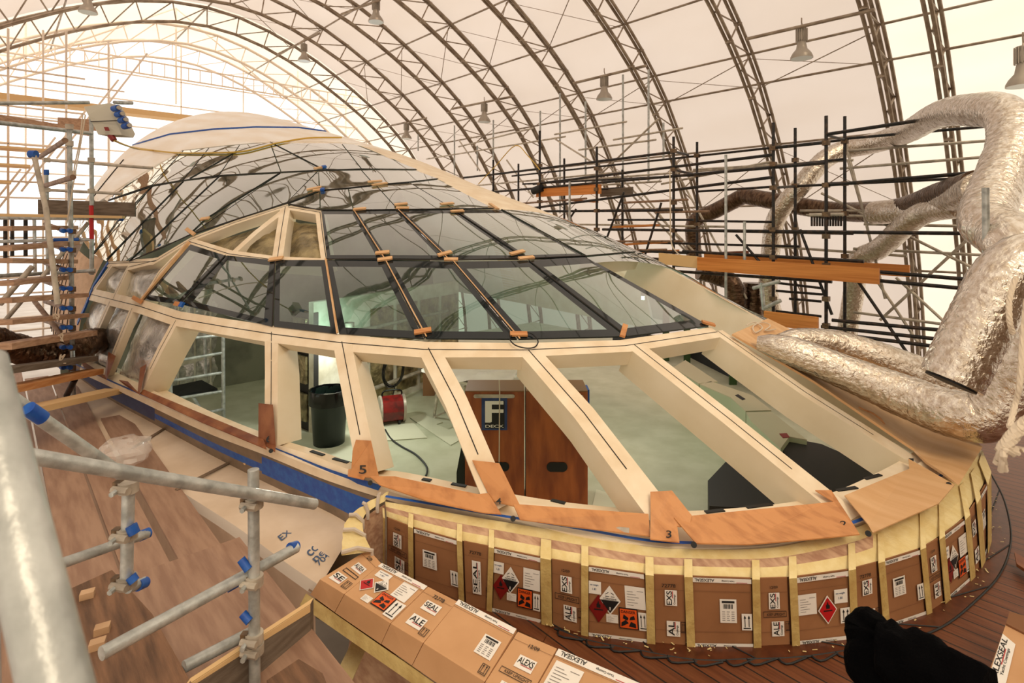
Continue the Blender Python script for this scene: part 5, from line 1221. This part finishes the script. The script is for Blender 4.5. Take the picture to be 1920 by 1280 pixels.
for k, P in enumerate(([(155,212),(150,260),(140,310),(137,335)], [(160,215),(152,265),(140,330),(125,420)])):
    tag(MB().tube(spline([PD(u, v, 6.1) for u, v in P], 4), .007, 'rope', 5).build('hanging_rope'), ['pale rope hanging from the socket box to the lower brown tube', 'longer pale rope hanging past the grey toe board'][k], 'rope')
# back scaffold, glare put into its pale tube and board colours
bs = empty('end_scaffold', 'pale scaffold with long lattice beams across the far end of the tent', 'scaffold')
def row(y, x0, x1, z0, z1, dx, dz, r):
    x = x0
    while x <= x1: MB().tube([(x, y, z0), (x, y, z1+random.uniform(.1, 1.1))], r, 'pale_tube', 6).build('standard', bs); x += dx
    z = z0+.4
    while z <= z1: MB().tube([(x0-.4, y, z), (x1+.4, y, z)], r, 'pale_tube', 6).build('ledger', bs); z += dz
row(19, -3.2, 1.4, -4, 4.4, 1.15, .95, .026); row(20.5, -3.5, 2.5, -4, 4.8, 1.5, 1.1, .026)
row(26, -4, 13, 1.5, 6.6, 2.4, 1.0, .03)
for y, x0, x1, z in ((22.5,-4,12,5.2),):
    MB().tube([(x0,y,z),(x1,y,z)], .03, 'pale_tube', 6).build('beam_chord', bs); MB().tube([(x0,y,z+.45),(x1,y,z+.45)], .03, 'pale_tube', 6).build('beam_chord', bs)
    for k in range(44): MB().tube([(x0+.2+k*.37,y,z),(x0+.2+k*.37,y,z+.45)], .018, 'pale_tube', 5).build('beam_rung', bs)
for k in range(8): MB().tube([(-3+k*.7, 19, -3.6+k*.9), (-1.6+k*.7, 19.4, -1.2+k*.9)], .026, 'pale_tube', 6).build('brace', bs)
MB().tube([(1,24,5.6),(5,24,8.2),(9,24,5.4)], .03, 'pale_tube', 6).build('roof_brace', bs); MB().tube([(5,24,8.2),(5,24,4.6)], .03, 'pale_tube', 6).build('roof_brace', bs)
for k in range(7):  # pale board colour puts the glare into the decks
    tag(MB().box((-3.4+.05*k, 18.2, 1.9-k*.42), (1.0-.35*k, 18.9, 1.95-k*.42), 'board_end').build('deck_board'), 'pale timber deck '+['topmost of the stack', 'second from the top', 'third from the top', 'in the middle', 'third from the bottom', 'second from the bottom', 'lowest'][k]+' in the glare behind the left tower', 'board', 'timber decks in the glare')
tag(MB().box((-.5, 21, 3.55), (7.6, 21.6, 3.72), 'board_end').build('walkway_board'), 'orange brown walkway boards just above the white roof of the boat', 'board')
# ------------------------------------------------------------------ foreground guard rail and platform
gr = empty('guard_rail', 'galvanised tube guard rail round the nearest scaffold platform', 'guard rail')
def G(name, a, c, r, m='galv', par=gr, seg=20): 
    o = MB().tube([PD(*a), PD(*c)], r, m, seg); return o.build(name, par)
G('standard', (475,880,2.5), (478,1340,2.5), .0242); G('ledger', (40,852,1.75), (590,945,2.72), .0242); G('standard', (241,905,2.35), (237,1095,2.35), .0242)
G('putlog', (110,1058,2.2), (276,1000,2.55), .0205); G('putlog', (190,1225,2.0), (556,1026,2.75), .0242); G('putlog', (345,1250,2.35), (480,1180,2.6), .024); G('putlog', (240,1103,2.4), (272,1090,2.5), .0205)
G('brace', (-60,690,1.9), (250,905,2.45), .0242)
for a, c, r in (((262,1005,2.52),(279,998,2.56),.0225), ((258,1098,2.45),(273,1091,2.5),.0225), ((425,1100,2.46),(450,1086,2.5),.0248), ((452,1048,2.48),(466,1068,2.47),.018), ((455,1150,2.48),(468,1165,2.47),.018), ((246,985,2.33),(252,1000,2.33),.022), ((245,1080,2.33),(252,1090,2.33),.02), ((543,1028,2.72),(556,1024,2.76),.0255), ((52,765,2.0),(80,784,2.05),.0249)):
    G('blue_tape', a, c, r, 'blue')
def clamp(u, v, d, s=.038):
    b = MB(); p = PD(u, v, d)
    b.tube([p-UP*.022, p+UP*.022], s, 'galv_dull', 16); b.tube([p+RV*-.045-FV*.03, p+RV*.03-FV*.045], .016, 'galv_dull', 8); b.obox(p-RV*.055-UP*.02-FV*.02, RV*.03, FV*.03, UP*.045, 'coupler'); b.tube([p-FV*.04-RV*.02, p-FV*.075-RV*.02], .011, 'galv', 6)
    b.build('coupler', gr)
for u, v, d in ((477,942,2.5),(477,1088,2.5),(477,1195,2.5),(478,1215,2.5),(241,912,2.35),(239,1000,2.35),(238,1090,2.35)): clamp(u, v, d)
G('blurred_standard', (-42,680,.58), (135,1400,.45), .0242, 'galv', None, 32)
o = bpy.data.objects['blurred_standard']; tag(o, 'very close blurred galvanised tube crossing the lower left corner', 'tube')
# platform boards
def board(x0, x1, y0, y1, H, m, lab, th=.02, grp='plywood boards of the nearest platform'):
    k = 2.09/1.72; H = H*k; x0, x1, y0, y1 = x0*k, x1*k, y0*k, (y1 if y1 > 6 else y1)*k
    return tag(MB().box((x0, y0, -H-th), (x1, y1, -H), m).build('platform_board', None, False), lab, 'board', grp)
board(.70,.90,2.6,6.2,1.72,'ply_pink','outermost pinkish plywood board, beside the hull paper'); board(.47,.66,3.1,8,1.72,'ply_pink','pinkish plywood board left of the wide dark gap'); board(.25,.455,1.5,8.4,1.72,'ply_pink','pinkish plywood board second left of the wide dark gap')
board(.02,.235,1.2,8.8,1.72,'ply_pink','pinkish plywood board third left of the wide dark gap'); board(-.28,.005,1.2,9,1.72,'ply_pink','pinkish plywood board under the sloping tube'); board(-.62,-.295,1.2,9.4,1.72,'ply_pink','leftmost pinkish plywood board')
board(.42,.98,1.1,3.25,1.69,'ply_pink','short pinkish plywood sheet lying over the ends of the boards'); 
ow = tag(MB().prism([PH(u, v, 1.85) for u, v in ((128,1105),(210,1068),(285,1150),(365,1290),(395,1330),(200,1330))], UP*-.04, 'old_wood').build('weathered_plank', None, False), 'wide weathered brown plank with curling grain in the lower left', 'board')
for u, v in ((175,1195),(165,1225),(148,1128)):
    p = PH(u, v, 1.85); tag(MB().obox(p, RV*.05+FV*.03, FV*.04-RV*.02, UP*.03, 'pale_wood').build('wood_block', None, False), 'small pale wood block on the weathered plank, '+{1195:'uppermost of the close pair', 1225:'lowest by the tube end', 1128:'alone near the top edge'}[v], 'block')
e = empty('toe_board', 'thick grey toe board with a split yellow edge behind the nearest post', 'board')
a, c = PD(345,1290,2.25), PD(582,1133,2.85); MB().prism([a, c, c+UP*-.20, a+UP*-.22], FV*.045, 'board_grey').build('plank', e, False); MB().prism([a+UP*.002, c+UP*.002, c+UP*-.035, c.lerp(a, .5)-UP*.02, a+UP*-.01], FV*-.006, 'board_end').build('split_edge', e, False)
MB().prism([a+UP*.003, c+UP*.003, c+UP*.003+FV*.045, a+UP*.003+FV*.045], UP*.002, 'board_end').build('top_edge', e, False)
tag(MB().prism([PH(u, v, 1.95) for u, v in ((500,1275),(560,1235),(605,1262),(620,1300),(500,1320))], UP*-.03, 'old_wood').build('lower_board', None, False), 'brown board end lying below the grey toe board', 'board')
G('lower_tube', (560,1240,2.9), (600,1225,2.98), .024, 'galv', None); tag(bpy.data.objects['lower_tube'], 'short tube end poking out beyond the grey toe board', 'tube')
# plastic bag and paper knot
b = MB(); vs = []; N = 24
pc = PH(235,868,2.0)
for j in range(13):
    for i in range(N):
        a = 2*math.pi*i/N; r = .17*math.sin(math.pi*(j+.5)/13)*(1+.3*noise.noise(V((math.cos(a)*2, math.sin(a)*2, j*.6)))); z = .11*math.cos(math.pi*j/12)
        vs.append(pc+V((r*math.cos(a)*1.1, r*math.sin(a)*1.5, z+.1)))
b.add(vs, [(j*N+i, j*N+(i+1) % N, (j+1)*N+(i+1) % N, (j+1)*N+i) for j in range(12) for i in range(N)], 'bag'); tag(b.build('plastic_bag'), 'crumpled clear plastic bag lying on the platform edge', 'bag')
b = MB(); p = PH(466,868,2.0)
for k in range(9):
    a = k*.7; b.tube(spline([p+V((.035*math.cos(a), .035*math.sin(a), 0)), p+V((.02*math.cos(a+.8), .02*math.sin(a+.8), .05)), p+V((.03*math.cos(a+2), .03*math.sin(a+2), .01))], 3), .008, 'board_end', 6)
tag(b.build('paper_knot'), 'small tan knot of twisted paper above the nearest post', 'knot')
# ------------------------------------------------------------------ lower right corner
b = MB(); vs = []; N = 28
cp = [(1640,1150,1.9,.03),(1632,1180,1.9,.07),(1640,1230,1.85,.085),(1670,1290,1.8,.10)]
q = spline([PD(u, v, d) for u, v, d, r in cp], 8); rad = [interp([(i/3, c[3]) for i, c in enumerate(cp)], k/(len(q)-1)) for k in range(len(q))]
b.tube(q, 1, 'cloth', N, True, lambda i, k: rad[i]*(1+.25*noise.noise(V((math.cos(6.28*k/N)*1.5, math.sin(6.28*k/N)*1.5, i*.35)))))
jk = empty('black_cloth', 'black cloth bundle slumped in front of the cardboard panels at the lower right', 'cloth')
b.build('upright_fold', jk)
b = MB(); q = spline([PD(1655,1215,1.8), PD(1700,1235,1.75), PD(1760,1262,1.7), PD(1850,1315,1.6)], 8)
b.tube(q, 1, 'cloth', N, True, lambda i, k: .085*(1+.25*noise.noise(V((math.cos(6.28*k/N)*1.5+5, math.sin(6.28*k/N)*1.5, i*.3))))); b.build('trailing_fold', jk)
e = empty('cardboard_carton', 'open cardboard carton with branded tape cut by the lower right corner', 'carton')
z0 = 2.0
MB().prism([PH(u, v, z0) for u, v in ((1886,1170),(1960,1195),(1960,1330),(1845,1285))], UP*-.2, 'cardboard_lit').build('carton', e, False)
MB().prism([PH(u, v, z0) for u, v in ((1893,1150),(1950,1165),(1950,1205),(1886,1172))], UP*.01, 'cut_edge').build('flap', e, False)
t = [PH(u, v, z0-.003) for u, v in ((1852,1275),(1884,1290),(1904,1208),(1880,1188))]
def Pc(s, tt): return (t[0]*(1-s)+t[1]*s)*(1-tt)+(t[3]*(1-s)+t[2]*s)*tt
D = Dec(Pc, UP); D.r(0, 0, 1, 1, 'white', 1); D.t('ALEXSEAL', .05, .1, .45, .95, 'ink', 2, 90); D.t('Yacht Coatings', .55, .2, .8, .8, 'ink', 2, 90); D.r(.46, .4, .52, .75, 'red', 2); D.build('branded_tape', e)
for k, (pts, m) in enumerate((([(1902,1040),(1940,1062),(1940,1085),(1906,1062)], 'redwood'),)):
    tag(flat('wood_offcut', pts, 2.15, .02, m), 'small dark wood offcut at the right edge on the teak deck', 'wood')
